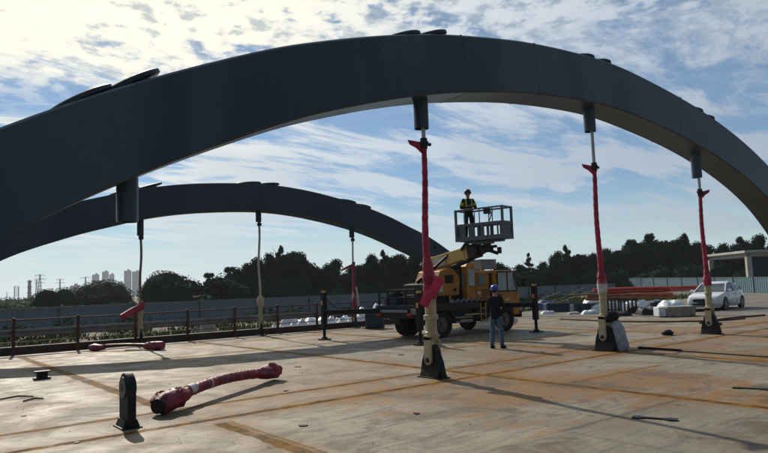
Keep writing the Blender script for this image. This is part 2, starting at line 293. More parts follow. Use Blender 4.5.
# ---------------------------------------------------------------- mesh helpers
class MB:
    def __init__(s): s.v = []; s.f = []; s.mi = []; s.cur = 0
    def add(s, vs, fs):
        o = len(s.v); s.v += [tuple(v) for v in vs]; s.f += [tuple(i + o for i in f) for f in fs]; s.mi += [s.cur] * len(fs); return s
    def box(s, c, size, rot=None, taper=None):
        hx, hy, hz = (q / 2 for q in size); rm = rot.to_matrix() if isinstance(rot, Euler) else rot
        vs = []
        for z in (-1, 1):
            tx, ty = (taper if (taper and z > 0) else (1, 1))
            for x, y in ((-1, -1), (1, -1), (1, 1), (-1, 1)):
                p = Vector((x * hx * tx, y * hy * ty, z * hz))
                if rm: p = rm @ p
                vs.append(p + Vector(c))
        return s.add(vs, [(3, 2, 1, 0), (4, 5, 6, 7), (0, 1, 5, 4), (1, 2, 6, 5), (2, 3, 7, 6), (3, 0, 4, 7)])
    def bar(s, a, b, w, h=None, up=(0, 0, 1)):
        a, b = Vector(a), Vector(b); d = b - a; L = d.length
        if L < 1e-6: return s
        x = d / L; u = Vector(up)
        if abs(x.dot(u)) > 0.98: u = Vector((1, 0, 0))
        y = u.cross(x).normalized(); z = x.cross(y)
        return s.box((a + b) / 2, (L, w, h or w), Matrix((x, y, z)).transposed())
    def tube(s, pts, rad, n=10, caps=True, wob=0.0, seed=0, flat=1.0, helix=0.0, turns=1.0):
        pts = [Vector(p) for p in pts]
        if isinstance(rad, (int, float)): rad = [rad] * len(pts)
        vs, fs = [], []; rr = random.Random(seed)
        prev = None
        for i, p in enumerate(pts):
            d = (pts[min(i + 1, len(pts) - 1)] - pts[max(i - 1, 0)]).normalized()
            if prev is None:
                u = Vector((0, 0, 1)) if abs(d.z) < .9 else Vector((1, 0, 0))
                u = (u - d * u.dot(d)).normalized()
            else: u = (prev - d * prev.dot(d)).normalized()
            prev = u; w = d.cross(u)
            for k in range(n):
                a = 2 * math.pi * k / n; r = rad[i] * (1 + (rr.uniform(-wob, wob) if wob else 0) + (helix * (((a / (2 * math.pi) + i * turns) % 1.0) - .5) if helix else 0))
                vs.append(p + u * math.cos(a) * r * flat + w * math.sin(a) * r)
        for i in range(len(pts) - 1):
            for k in range(n):
                fs.append((i * n + k, i * n + (k + 1) % n, (i + 1) * n + (k + 1) % n, (i + 1) * n + k))
        if caps:
            fs.append(tuple(range(n - 1, -1, -1))); fs.append(tuple((len(pts) - 1) * n + k for k in range(n)))
        return s.add(vs, fs)
    def cyl(s, a, b, r, n=16, r2=None): return s.tube([a, b], [r, r if r2 is None else r2], n)
    def prism(s, outline, t, o=(0, 0, 0), u=(1, 0, 0), w=(0, 0, 1)):
        """outline [(a,b)] in the u,w plane, centred thickness t along u x w"""
        u, w, o = Vector(u), Vector(w), Vector(o); nn = u.cross(w).normalized(); n = len(outline)
        vs = [o + u * a + w * b + nn * sgn * t / 2 for sgn in (1, -1) for a, b in outline]
        fs = [tuple(range(n)), tuple(range(2 * n - 1, n - 1, -1))]
        fs += [(i, i + n, (i + 1) % n + n, (i + 1) % n) for i in range(n)]
        return s.add(vs, fs)
    def ball(s, c, r, nu=14, nv=9, z0=-1.0, jit=0.0, seed=0):
        rr = random.Random(seed); r = Vector(r) if not isinstance(r, (int, float)) else Vector((r, r, r)); c = Vector(c)
        vs, fs = [], []
        for j in range(nv + 1):
            ph = -math.pi / 2 + math.pi * j / nv
            for i in range(nu):
                th = 2 * math.pi * i / nu; q = 1 + rr.uniform(-jit, jit)
                z = max(math.sin(ph), z0)
                vs.append(c + Vector((math.cos(ph) * math.cos(th) * r.x * q, math.cos(ph) * math.sin(th) * r.y * q, z * r.z * q)))
        for j in range(nv):
            for i in range(nu):
                fs.append((j * nu + i, j * nu + (i + 1) % nu, (j + 1) * nu + (i + 1) % nu, (j + 1) * nu + i))
        return s.add(vs, fs)
    def build(s, name, mats, parent=None, loc=None, smooth=False, bevel=0.0, rot=None, label=None, auto=35):
        me = bpy.data.meshes.new(name); me.from_pydata(s.v, [], s.f)
        if not isinstance(mats, (list, tuple)): mats = [mats]
        for m_ in mats: me.materials.append(m_)
        if len(mats) > 1: me.polygons.foreach_set('material_index', s.mi)
        bm = bmesh.new(); bm.from_mesh(me); bmesh.ops.remove_doubles(bm, verts=bm.verts, dist=1e-5)
        bmesh.ops.recalc_face_normals(bm, faces=bm.faces); bm.to_mesh(me); bm.free()
        if smooth:
            me.polygons.foreach_set('use_smooth', [True] * len(me.polygons)); me.set_sharp_from_angle(angle=R(auto))
        o = bpy.data.objects.new(name, me); col.objects.link(o)
        if parent: o.parent = parent
        if loc is not None: o.location = loc
        if rot is not None: o.rotation_euler = rot
        if bevel:
            bv = o.modifiers.new('bevel', 'BEVEL'); bv.width = bevel; bv.segments = 2; bv.limit_method = 'ANGLE'; bv.angle_limit = R(40)
        if label: o['label'] = label
        return o

def tag(o, label=None, cat=None, group=None, kind=None):
    if label: o['label'] = label
    if cat: o['category'] = cat
    if group: o['group'] = group
    if kind: o['kind'] = kind
    return o
def thing(name, label, cat, loc=(0, 0, 0), rz=0.0, group=None):
    o = bpy.data.objects.new(name, None); col.objects.link(o); o.location = loc; o.rotation_euler = (0, 0, rz)
    o.empty_display_size = 0.3
    return tag(o, label, cat, group)
def dup(root, loc, rz=0.0, label=None, scale=None):
    r = root.copy(); col.objects.link(r); r.location = loc; r.rotation_euler = (0, 0, rz)
    if label: r['label'] = label
    if scale: r.scale = scale
    for ch in list(root.children):
        c = ch.copy(); col.objects.link(c); c.parent = r
        for g in list(ch.children):
            d = g.copy(); col.objects.link(d); d.parent = c
    return r
def spline(pts, n):
    """Catmull-Rom through 2-tuples or vectors, n steps per span"""
    P = [Vector(p) for p in pts]; P = [P[0] * 2 - P[1]] + P + [P[-1] * 2 - P[-2]]; out = []
    for i in range(1, len(P) - 2):
        a, b, c, d = P[i - 1:i + 3]
        for k in range(n):
            t = k / n
            out.append(0.5 * ((2 * b) + (c - a) * t + (2 * a - 5 * b + 4 * c - d) * t * t + (3 * b - a - 3 * c + d) * t ** 3))
    out.append(P[-2]); return out

# ================================================================ GROUND, DECK, ROAD
def sstep(a, b, x):
    t = max(0.0, min(1.0, (x - a) / (b - a))); return t * t * (3 - 2 * t)
def edge_x(Y): return 26.0 + (25.4 - Y) * 0.35            # skewed end of the deck
def ground_z(x, y):
    f = sstep(-1.5, 0.5, x - edge_x(y) - 1.0) * (1 - sstep(34, 41, y)) * sstep(-60, -50, y)
    f = max(f, sstep(58, 68, x) * (1 - sstep(300, 400, x)) * sstep(-80, -60, y) * (1 - sstep(46, 50, y) * (1 - sstep(66, 78, x))))
    far = sstep(62, 78, x) * 0.15
    f0 = 1.05 * sstep(28, 46, y); b_ = -1.35 + f0
    return b_ + f * (-0.04 + far - b_) + 0.06 * mnoise.noise(Vector((x * .15, y * .15, 0)))* (1 - f) 
gx = [-3000, -1500, -700, -300, -120, -60] + [-40 + i * 1.6 for i in range(90)] + [112, 130, 160, 220, 320, 450, 700, 1200, 2000, 3500]
gy = [-2500, -1000, -400, -120, -60] + [-40 + i * 1.6 for i in range(75)] + [85, 95, 110, 140, 200, 300, 450, 700, 1200, 2000, 4000]
g = MB(); nx = len(gx)
g.add([(x, y, ground_z(x, y)) for y in gy for x in gx], [(j * nx + i, j * nx + i + 1, (j + 1) * nx + i + 1, (j + 1) * nx + i) for j in range(len(gy) - 1) for i in range(nx - 1)])
tag(g.build('ground', M['soil'], smooth=True), kind='structure')

d = MB()
far_y = 25.35
d.prism([(-14, -9), (edge_x(-9), -9), (edge_x(far_y), far_y), (-14, far_y)], 0.9, o=(0, 0, -0.45), u=(1, 0, 0), w=(0, 1, 0))
tag(d.build('bridge_deck', M['deck']), kind='structure')
d = MB()
d.prism([(edge_x(-19) + .05, -19), (140, -19), (140, 33.5), (edge_x(33.5) + .05, 33.5)], 0.12, o=(0, 0, -0.045), u=(1, 0, 0), w=(0, 1, 0))
tag(d.build('approach_road', M['asphalt']), kind='structure')
k = MB()
k.box(((26 - 14) / 2, 25.12, 0.13), (edge_x(25.1) + 14 - 0.1, 0.34, 0.26))
for i in range(0, 40): k.box((-13.5 + i, 24.94, 0.1), (0.05, 0.05, 0.19))
tag(k.build('deck_edge_kerb', M['kerb'], bevel=0.012), 'low dark rusty steel kerb running along the far edge of the concrete deck', 'kerb')

# ================================================================ ARCHES
def interp_spline(ctrl, n=8): return spline([Vector((x, z, 0)) for x, z in ctrl], n)
def build_arch(name, label, ctrl, Y, B, D, m, seams=()):
    t = thing(name, label, 'bridge arch', (ctrl[0][0], Y, 0))
    o = Vector((ctrl[0][0], Y, 0))
    pts = interp_spline(ctrl, 8); top = []; bot = []
    for i, p in enumerate(pts):
        a, b = pts[max(i - 1, 0)], pts[min(i + 1, len(pts) - 1)]
        tx = (b - a).normalized(); nrm = Vector((-tx.y, tx.x, 0))
        bot.append(Vector((p.x, 0, p.y))); q = p + nrm * D; top.append(Vector((q.x, 0, q.y)))
    mb = MB(); vs = []; ch = 0.035
    for b, tt in zip(bot, top):
        up = (tt - b).normalized()
        prof = [(-B / 2, 0, ch), (-B / 2, 1, -ch), (-B / 2 + ch, 1, 0), (B / 2 - ch, 1, 0), (B / 2, 1, -ch), (B / 2, 0, ch), (B / 2 - ch, 0, 0), (-B / 2 + ch, 0, 0)]
        for y, side, e in prof:
            base = tt if side else b
            vs.append(base + up * e + Vector((0, y, 0)) - Vector((o.x, 0, 0)))
    n = len(bot)
    fs = [(i * 8 + k_, i * 8 + (k_ + 1) % 8, (i + 1) * 8 + (k_ + 1) % 8, (i + 1) * 8 + k_) for i in range(n - 1) for k_ in range(8)]
    fs += [tuple(range(8)), tuple((n - 1) * 8 + k_ for k_ in range(8))]
    mb.add(vs, fs); mb.build('arch_box', m, t, smooth=True, auto=30)
    for q in seams:
        i = min(range(1, n - 1), key=lambda j: abs(bot[j].x - q)); b_, t_ = bot[i] - Vector((o.x, 0, 0)), top[i] - Vector((o.x, 0, 0)); tg = (bot[i + 1] - bot[i - 1]).normalized(); s_ = MB(); e_ = .003; hw = .010
        s_.prism([(-B / 2 - e_, -e_), (B / 2 + e_, -e_), (B / 2 + e_, D + e_), (-B / 2 - e_, D + e_)], hw * 2, o=b_, u=(0, 1, 0), w=(t_ - b_).normalized()); s_.build('weld_seam', m, t)
    def frame(x):
        i = min(range(1, n - 1), key=lambda j: abs(bot[j].x - x)); a, b = bot[i - 1], bot[i + 1]
        f = (x - bot[i].x) / max(1e-6, (b.x - a.x) / 2)
        tx = (b - a).normalized(); p = bot[i] + tx * ((x - bot[i].x) / max(tx.x, .2))
        return p - Vector((o.x, 0, 0)), tx, Vector((-tx.z, 0, tx.x))
    return t, frame
NC = [(-3.6, -1.0), (-2.2, 0.15), (-0.6, 1.35), (1.32, 2.67), (3.1, 3.66), (5.23, 4.62), (6.66, 5.13), (8.3, 5.60), (9.9, 5.945), (12.3, 6.29), (15.1, 6.44), (17.3, 6.30), (20.1, 5.93), (22.8, 5.33), (25.25, 4.48), (27.2, 3.38), (28.9, 2.0), (30.6, .4), (32, -1.2)]
NB = 0.95; NY = 9.75
near_arch, nframe = build_arch('steel_arch', 'large dark blue-grey steel box arch spanning the foreground overhead', NC, NY, NB, 1.25, M['arch'], (1.6, 9.9, 12.4, 19.2))
FC = [(-2.4, -1.3), (-1.2, -0.2), (0.2, .95), (1.6, 2.05), (3.26, 3.165), (5.3, 3.97), (6.9, 4.45), (8.4, 4.83), (10.25, 5.1), (12.77, 5.25), (14.9, 5.12), (17.3, 4.72), (19.07, 4.26), (20.5, 3.75), (21.9, 3.22), (23.6, 2.3), (25.4, 1.0), (27, -.6)]
FB = 0.9; FY = 24.6
far_arch, fframe = build_arch('steel_arch', 'grey steel box arch along the far side of the deck', FC, FY, FB, 1.12, M['arch_far'], (5.0, 15.6))

HX = [2.90, 8.86, 14.98, 20.85]
def sleeve_and_caps(arch, frame, X, D, B, length, r, capr, top_only=False):
    p, tx, up = frame(X); ptop = p + (Vector((0, 0, D / max(up.z, .3))) - up * D) * .5
    if not top_only:
        s = MB(); zt = p.z + 0.25; zb = p.z - length
        nn = 22
        s.tube([(p.x, 0, zt), (p.x, 0, zb + .03), (p.x, 0, zb)], [r, r, r * .985], nn, caps=False)
        s.tube([(p.x, 0, zb), (p.x, 0, zt)], [r * .86, r * .86], nn, caps=False)
        ring = [(p.x + rr_ * math.cos(2 * math.pi * i / nn), rr_ * math.sin(2 * math.pi * i / nn), zb) for rr_ in (r, r * .86) for i in range(nn)]
        s.add(ring, [(i, (i + 1) % nn, nn + (i + 1) % nn, nn + i) for i in range(nn)])
        s.build('hanger_sleeve', M['arch'] if arch is near_arch else M['arch_far'], arch, smooth=True)
    # two shingled discs on top of the box
    for j, (off, lift, tilt) in enumerate(((-0.40 * capr / .45, 0.0, 5.0), (0.40 * capr / .45, 0.012, 5.0))):
        c = ptop + up * (D + 0.045 + lift) + tx * off
        a = R(tilt); ax = (tx * math.cos(a) + up * math.sin(a)).normalized(); az_ = (up * math.cos(a) - tx * math.sin(a)).normalized()
        m_ = MB(); n = 28; ay = Vector((0, 1, 0)); vs = []
        for h, q in ((-0.045, 0.90), (-0.02, 1.0), (0.03, 1.0), (0.05, 0.93)):
            for i in range(n):
                th = 2 * math.pi * i / n; vs.append(c + ax * math.cos(th) * capr * 1.12 * q + ay * math.sin(th) * min(capr, B * .47) * q + az_ * h)
        fs = [(l * n + i, l * n + (i + 1) % n, (l + 1) * n + (i + 1) % n, (l + 1) * n + i) for l in range(3) for i in range(n)]
        fs += [tuple(range(n - 1, -1, -1)), tuple(3 * n + i for i in range(n))]
        m_.add(vs, fs)
        # short bracket that carries the raised edge
        q = c - az_ * 0.05 + ax * capr * .35
        m_.bar(q, q - up * (0.10 + lift + .04), 0.10, 0.3)
        m_.bar(c - az_ * .04 - ax * capr * .5, c - ax * capr * .5 - up * (0.12 + lift), 0.08, 0.3)
        m_.build('cover_disc', M['arch_far'], arch, smooth=True)
for X, ln in zip(HX, (0.62, 0.62, 0.62, 0.76)): sleeve_and_caps(near_arch, nframe, X, 1.25, NB, ln, 0.155, 0.44)
for X, ln in ((7.8, .6), (12.75, .45), (17.62, .42)): sleeve_and_caps(far_arch, fframe, X, 1.12, FB, ln, 0.12, 0.5)

# ================================================================ HANGERS AND LUGS
def lug(X, Y, label, hole_only=False, w=0.56, h=0.72):
    t = thing('anchor_lug', label, 'anchor lug', (X, Y, 0), group='anchor lugs welded to the deck')
    m_ = MB()
    for s in (-1, 1) if hole_only else (0,):
        pass
    if hole_only:
        out = [(-.20, .02), (.20, .02)]; rtop = .205
    else:
        out = [(-w / 2, .02), (w / 2, .02), (w / 2 * .97, .14), (w / 2 * .84, .32)]; rtop = w * .31
    cz = h - rtop
    out += [(math.cos(a) * rtop, cz + math.sin(a) * rtop) for a in [math.pi * i / 14 for i in range(15)]]
    if not hole_only: out += [(-w / 2 * .84, .32), (-w / 2 * .97, .14)]
    th = .12 if hole_only else .14
    m_.prism(out, th, u=(0, 1, 0), w=(0, 0, 1)); m_.build('lug_plate', M['lug'], t, bevel=0.015)
    for sx_ in (-1, 1):
        m_ = MB(); m_.cyl((sx_ * th / 2, 0, cz), (sx_ * (th / 2 + .02), 0, cz), rtop * .74, 24); m_.build('boss_ring', M['lug'] if not hole_only else M['boss'], t, bevel=.005)
        if hole_only:
            m_ = MB(); m_.cyl((sx_ * (th / 2 + .021), 0, cz), (sx_ * (th / 2 + .0225), 0, cz), .055, 18); m_.build('pin_hole', M['black'], t)
    m_ = MB()
    if hole_only:
        m_.box((0, 0, .06), (.24, .40, .12), taper=(.7, .8)); m_.box((0, 0, .01), (.28, .44, .02))
    else:
        m_.box((0, 0, .012), (.30, w + .05, .024)); m_.box((0, 0, .09), (.27, w * .9, .14), taper=(.6, .9))
    m_.build('base_plate', M['black'], t, bevel=.006)
    return t, cz
def hanger(X, Y, zs, label, kind):
    """zs: rod top, collar z, thick-wrap start, cream top, cream bottom; hung between sleeve and lug pin"""
    rt, zc, zw, zk, zb, pin = zs
    t = thing('hanger_cable', label, 'hanger cable', (X, Y, 0), group='hanger cables between the near arch and the deck')
    m_ = MB(); m_.cyl((0, 0, rt + .4), (0, 0, zc - .05), .045, 12); m_.build('steel_rod', M['rod'], t, smooth=True)
    m_ = MB(); m_.cyl((0, 0, zc + .1), (0, 0, zc - .12), .075, 14); m_.cyl((-.02, 0, zc - .02), (.16, -.03, zc - .02), .035, 8); m_.cyl((0, 0, zc + .03), (0, 0, zc - .03), .10, 8)
    m_.build('clamp_collar', M['dark_steel'], t, smooth=True)
    m_ = MB(); fl = -1 if kind != 3 else 1
    fo = Vector((0.05 * fl, -.0, zc - .08))
    m_.prism([(0, -.16), (.05, .10), (.30, .16), (.26, .06), (.13, -.02)], .05, o=fo, u=(.75 * fl, -.66 * fl, 0), w=(0, 0, 1)); m_.build('loose_flap', M['red'], t, bevel=.01)
    # wrapped cable, slightly wandering, thicker near the bottom
    rr = random.Random(int(X * 10)); pts, rad = [], []; n = 150
    amp = .05 if kind == 1 else .02
    for i in range(n + 1):
        f = i / n; z = (zc - .06) * (1 - f) + (zk + .02) * f
        pts.append((amp * math.sin(f * 5.2 + kind) * math.sin(math.pi * f) - .03 * math.sin(math.pi * f), amp * .6 * math.sin(f * 4 + 1) * math.sin(math.pi * f), z))
        base = .056 + .020 * f
        if z < zw: base += .055 * sstep(zw, zw - .5, z)
        rad.append(base * (1 + .05 * math.sin(i * .55) + rr.uniform(-.03, .03)))
    m_ = MB(); m_.tube(pts, rad, 16, wob=.035, seed=kind, helix=.09, turns=.27); m_.build('red_wrapping', M['red'], t, smooth=True, auto=40)
    if kind == 1:   # loose end of the wrapping hanging off to the left
        u = Vector((.74, -.67, 0)); a = Vector((.0, -.22, zk + .44)) + u * .06; b = a - u * .34 + Vector((0, 0, -.56)); dd_ = (b - a).normalized(); sd_ = dd_.cross(Vector((.67, .74, 0))).normalized()
        m_ = MB(); vs = []
        for i_, f_ in enumerate([k_ / 10 for k_ in range(11)]):
            c_ = a + (b - a) * f_ + u * .03 * math.sin(f_ * 6); wd = .092 + .006 * math.sin(f_ * 9)
            nn_ = dd_.cross(sd_)
            for aa, bb in ((-wd, -.02), (-wd * .5, -.035), (wd * .5, -.03), (wd, -.015), (wd, .015), (wd * .4, .03), (-wd * .5, .035), (-wd, .015)): vs.append(c_ + sd_ * aa + nn_ * bb)
        fs = [(l * 8 + q_, l * 8 + (q_ + 1) % 8, (l + 1) * 8 + (q_ + 1) % 8, (l + 1) * 8 + q_) for l in range(10) for q_ in range(8)] + [tuple(range(7, -1, -1)), tuple(80 + q_ for q_ in range(8))]
        m_.add(vs, fs); m_.build('loose_wrapping_end', M['brightred'], t, smooth=True, auto=50)
    if kind == 2:
        m_ = MB(); m_.tube([(0, 0, zk + .06), (0, 0, zk - .02), (0, 0, zk - .2), (0, 0, zk - .22)], [.125, .13, .12, .10], 14, wob=.04, seed=3); m_.build('white_collar', M['whiteband'], t, smooth=True)
    m_ = MB()
    if kind == 1: m_.tube([(0, 0, zk + .1), (0, 0, zk - .30), (0, 0, zk - .31), (0, 0, zk - .40), (0, 0, zk - .41), (0, 0, zb + .12), (0, 0, zb + .11), (0, 0, zb)], [.115, .115, .15, .15, .115, .115, .13, .13], 16)
    else: m_.tube([(0, 0, zk + .1), (0, 0, zk - .2), (0, 0, zk - .21), (0, 0, zk - .26), (0, 0, zk - .27), (0, 0, zb + .1), (0, 0, zb + .09), (0, 0, zb)], [.095, .095, .115, .115, .095, .10, .115, .115], 16)
    m_.build('anchor_socket', M['cream'], t, smooth=True, auto=40)
    m_ = MB(); w = .10
    for s in (-1, 1):
        out = [(-w, zb + .02), (-w, pin)] + [(math.cos(a) * w, pin + math.sin(a) * w) for a in [math.pi + math.pi * i / 10 for i in range(11)]] + [(w, pin), (w, zb + .02)]
        m_.prism(out, .05, o=(s * .115, 0, 0), u=(0, 1, 0), w=(0, 0, 1))
    m_.box((0, 0, zb), (.28, .2, .10)); m_.build('clevis_fork', M['cream'], t, bevel=.008)
    m_ = MB(); m_.cyl((-.17, 0, pin), (.17, 0, pin), .05, 16); m_.build('clevis_pin', M['dark_steel'], t, bevel=.006)
    return t
lug(HX[0] - .03, 9.6, 'round-topped dark steel lug standing alone, no hanger attached, beside the maroon cable', True, h=.76)
HY = 9.7
for i, (lab, lw) in enumerate((('black bell-shaped lug under the hanger nearest the middle of the photo', .62), ('black bell-shaped lug with the white sack leaning on it', .60), ('black bell-shaped lug under the rightmost red hanger in front of the white car', .60))):
    lug(HX[i + 1], HY, lab, False, w=lw, h=.66)
hanger(HX[1], HY, (5.15, 4.80, 2.55, 1.56, .80, .36), 'red wrapped hanger nearest the middle, loose wrapping hanging beside its cream socket', 1)
hanger(HX[2], HY, (5.81, 4.86, 2.2, 1.72, .86, .36), 'red wrapped hanger with a white collar above its cream socket, right of the truck', 2)
hanger(HX[3], HY, (5.13, 4.55, 2.1, 1.52, .80, .36), 'red wrapped hanger standing in front of the white car, rightmost', 3)

# far hangers
def far_hanger(X, zt, label, kind):
    t = thing('hanger_cable', label, 'hanger cable', (X, FY - .05, 0), group='hanger cables of the far arch')
    m_ = MB(); m_.tube([(0, 0, zt + .3), (0, 0, zt - .06), (.01, 0, zt - .09), (.01, 0, zt - .2)], [.055, .055, .10, .09], 10)
    m_.build('clamp_collar', M['dark_steel'], t, smooth=True)
    sway = {1: .035, 2: .05, 3: .02}[kind]; pts = [(sway * math.sin(f * 5 + kind) * math.sin(math.pi * f), 0, (zt - .15) * (1 - f) + 1.55 * f) for f in [i / 30 for i in range(31)]]
    cm = {1: M['wood'], 2: M['whitecable'], 3: M['rod']}[kind]
    m_ = MB(); m_.tube(pts, {1: .045, 2: .048, 3: .042}[kind], 10, wob=.05); m_.build('cable', cm, t, smooth=True, auto=60)
    if kind == 1:
        m_ = MB(); m_.tube([(0.05, 0, 1.55), (.0, -.05, 1.42), (-.35, -.1, 1.28), (-.72, -.15, 1.08)], [.12, .13, .13, .12], 12, wob=.07); m_.build('folded_wrapping', M['red'], t, smooth=True, auto=60)
    if kind == 3:
        m_ = MB(); m_.tube([(0.03, 0, 3.05), (0, -.05, 2.95), (-.3, -.1, 2.86), (-.72, -.1, 2.70)], [.07, .07, .065, .05], 10, wob=.07); m_.build('folded_wrapping', M['maroon'], t, smooth=True, auto=60)
        m_ = MB(); m_.tube([(0, 0, 3.05), (0.03, 0, 2.4), (0, 0, 1.5), (-.02, 0, .5)], [.07, .08, .09, .1], 10, wob=.06); m_.build('red_wrapping', M['maroon'], t, smooth=True, auto=60)
        m_ = MB(); m_.tube([(0.05, -.1, 1.9), (.10, -.12, 1.5), (.14, -.12, 1.0)], [.04, .05, .04], 8, wob=.1); m_.build('white_rag', M['whiteband'], t, smooth=True)
    m_ = MB(); m_.tube([(0, 0, 1.65), (0, 0, 1.5), (0, 0, 1.48), (0, 0, 1.25), (0, 0, 1.23), (0, 0, .6)], [.08, .15 if kind == 2 else .09, .15 if kind == 2 else .09, .14 if kind == 2 else .09, .085, .08], 12)
    m_.build('anchor_socket', M['cream'] if kind != 3 else M['whitecable'], t, smooth=True)
    m_ = MB()
    for s in (-1, 1): m_.box((s * .06, 0, .48), (.03, .12, .36))
    m_.build('clevis_fork', M['cream'], t)
    l = thing('anchor_lug', {1: 'small dark lug under the leftmost far hanger', 2: 'small dark lug under the white far hanger', 3: 'small dark lug under the far hanger nearest the truck'}[kind], 'anchor lug', (X, FY - .05, 0), group='anchor lugs of the far arch')
    m_ = MB(); m_.prism([(-.2, .0), (.2, .0), (.12, .42), (.06, .5), (-.06, .5), (-.12, .42)], .07, u=(0, 1, 0)); m_.build('lug_plate', M['lug'], l, bevel=.01)
    m_ = MB(); m_.box((0, 0, .02), (.3, .46, .035)); m_.build('base_plate', M['black'], l)
far_hanger(7.8, 4.15, 'thin brown far hanger with a red roll of wrapping folded out to the left', 1)
far_hanger(12.75, 4.82, 'thin white wavy hanger in the middle of the far arch', 2)
far_hanger(17.62, 4.25, 'far hanger nearest the truck with dark red wrapping bent out to the left', 3)

# ================================================================ CABLES LYING ON THE DECK
t = thing('wrapped_cable', 'maroon tape-wrapped cable with a white band lying on the deck beside the lone lug', 'cable', (3.6, 10.15, 0))
A = Vector((0, 0, 0)); Bv = Vector((3.05, 2.0, 0)); ax = Bv.normalized(); sd = Vector((-ax.y, ax.x, 0)); L = Bv.length
def lie(f, z, s=0.0): return A + ax * (f * L) + sd * s + Vector((0, 0, z))
pts, rad = [], []; n = 200
for i in range(n + 1):
    f = i / n; s = .10 * math.sin(math.pi * f); z = .17 + .10 * math.sin(math.pi * min(1, f * 1.05)) ** 1
    pts.append(lie(f, z, s))
    rad.append((.080 + .012 * f) * (1 + .05 * abs(math.sin(i * .3))))
m_ = MB(); m_.tube(pts, rad, 18, wob=.02, seed=2, helix=.16, turns=.16); m_.build('wrapped_hose', M['maroon'], t, smooth=True, auto=60)
m_ = MB(); m_.tube([lie(-.05, .15), lie(-.02, .17), lie(.03, .18), lie(.08, .19), lie(.12, .2), lie(.15, .21)], [.10, .15, .14, .155, .12, .09], 16, wob=.2, seed=4)
m_.ball(lie(-.0, .20, .08), (.16, .12, .14), jit=.15, seed=4); m_.ball(lie(.07, .22, -.06), (.15, .12, .12), jit=.15, seed=5); m_.ball(lie(.10, .25, .05), (.16, .10, .10), jit=.15, seed=6)
m_.build('bundled_end', M['maroon'], t, smooth=True, auto=50)
m_ = MB(); m_.cyl(lie(-.055, .15), lie(.0, .15), .115, 14); m_.build('socket_mouth', M['black'], t)
m_ = MB(); m_.tube([lie(.80, .22, .04), lie(.83, .2, .03), lie(.90, .19, .02), lie(.97, .18), lie(1.0, .175)], [.09, .12, .135, .145, .14], 16, wob=.18, seed=7); m_.ball(lie(.95, .22), (.18, .15, .14), jit=.14, seed=9)
m_.build('bundled_end', M['maroon'], t, smooth=True, auto=50)
m_ = MB(); m_.tube([lie(.185, .245, .06), lie(.235, .255, .07)], [.094, .094], 16); m_.build('tape_band', M['whiteband'], t, smooth=True)
m_ = MB(); m_.tube([lie(.36, .265, .09), lie(.372, .265, .09)], [.092, .092], 14); m_.build('tape_band', M['whiteband'], t, smooth=True)

p0 = on_ground(91, 351); p1 = on_ground(163, 350)
t = thing('wrapped_cable', 'thin pinkish cable with dark red ends lying by the far railing', 'cable', (p0.x, p0.y, 0))
dv = p1 - p0
m_ = MB(); m_.tube([dv * f + Vector((0, 0, .12 + .06 * math.sin(math.pi * f))) for f in [i / 16 for i in range(17)]], .05, 10, wob=.05); m_.build('cable', M['rail'], t, smooth=True)
m_ = MB(); m_.tube([dv * f + Vector((0, 0, .16 + .05 * math.sin(math.pi * f))) for f in (.12, .3, .5, .7, .8)], .035, 8); m_.build('pink_sheath', mat('pink_sheath', (.5, .3, .3), rough=.5, scale=5), t, smooth=True)
m_ = MB(); m_.tube([dv * f + Vector((0, 0, .11)) for f in (-.02, .05, .14, .2)], [.08, .13, .10, .06], 10, wob=.15); m_.build('bundled_end', M['maroon'], t, smooth=True)
m_ = MB(); m_.tube([dv * f + Vector((0, 0, .14)) for f in (.74, .8, .9, 1.0)], [.07, .13, .16, .15], 10, wob=.15); m_.build('bundled_end', M['maroon'], t, smooth=True)

# ================================================================ SMALL THINGS ON THE DECK
t = thing('steel_block', 'small black flanged steel block standing alone on the left of the deck', 'steel block', on_ground(42, 379))
m_ = MB(); m_.box((0, 0, .02), (.36, .2, .035)); m_.box((0, 0, .17), (.34, .2, .035)); m_.box((0, 0, .095), (.22, .14, .13)); m_.build('block', M['black'], t, bevel=.006)
s_ = MB(); s_.tube([(0, 0, 0), (.5, .05, .03), (.75, -.02, .0)], [.015, .02, .012], 6); q = on_ground(0, 401)
tag(s_.build('stick', M['wood'], loc=(q.x - .2, q.y, .015)), 'thin dark bent stick lying at the left edge of the deck', 'stick')
s_ = MB(); s_.tube([(0, 0, 0), (.2, .04, .02), (.34, .02, .0)], [.015, .022, .012], 6); q = on_ground(23, 402)
tag(s_.build('stick', M['wood'], loc=(q.x, q.y, .015)), 'short dark twig lying just right of the bent stick on the left', 'stick')
def plate(px, py, w, l, rz, label, name='scrap_plate', h=.009, m='rust'):
    q = on_ground(px, py); s = MB(); rr = random.Random(px); n = 9; w *= rr.uniform(.6, 1.2); l *= rr.uniform(.6, 1.6)
    s.prism([(math.cos(2 * math.pi * i / n) * w * rr.uniform(.35, 1.2), math.sin(2 * math.pi * i / n) * l * rr.uniform(.6, 1.1)) for i in range(n)], h, o=(0, 0, h / 2 + .003), w=(0, 1, 0))
    return tag(s.build(name, M[m], loc=(q.x, q.y, 0), rot=(0, 0, rz)), label, 'debris')
plate(303, 426, .09, .05, .4, 'small dark scrap on the pale deck in front of the two brown joints', m='black')
plate(417, 414, .08, .04, 1.4, 'flat dark scrap on the deck just in front of the middle lug', m='black')
plate(286, 391, .07, .04, .2, 'small dark scrap on the brown joint right of the maroon cable', m='black')
plate(401, 355, .12, .1, .2, 'dark scrap in the shadow between the truck and the middle lug', m='black')
plate(298, 367, .1, .08, .7, 'dark scrap on the deck behind the maroon cable', m='black')
plate(77, 443, .05, .04, .7, 'tiny dark stone at the lower left of the deck', m='black')
plate(24, 416, .04, .03, .2, 'tiny dark pebble alone at the left edge of the deck', m='black')
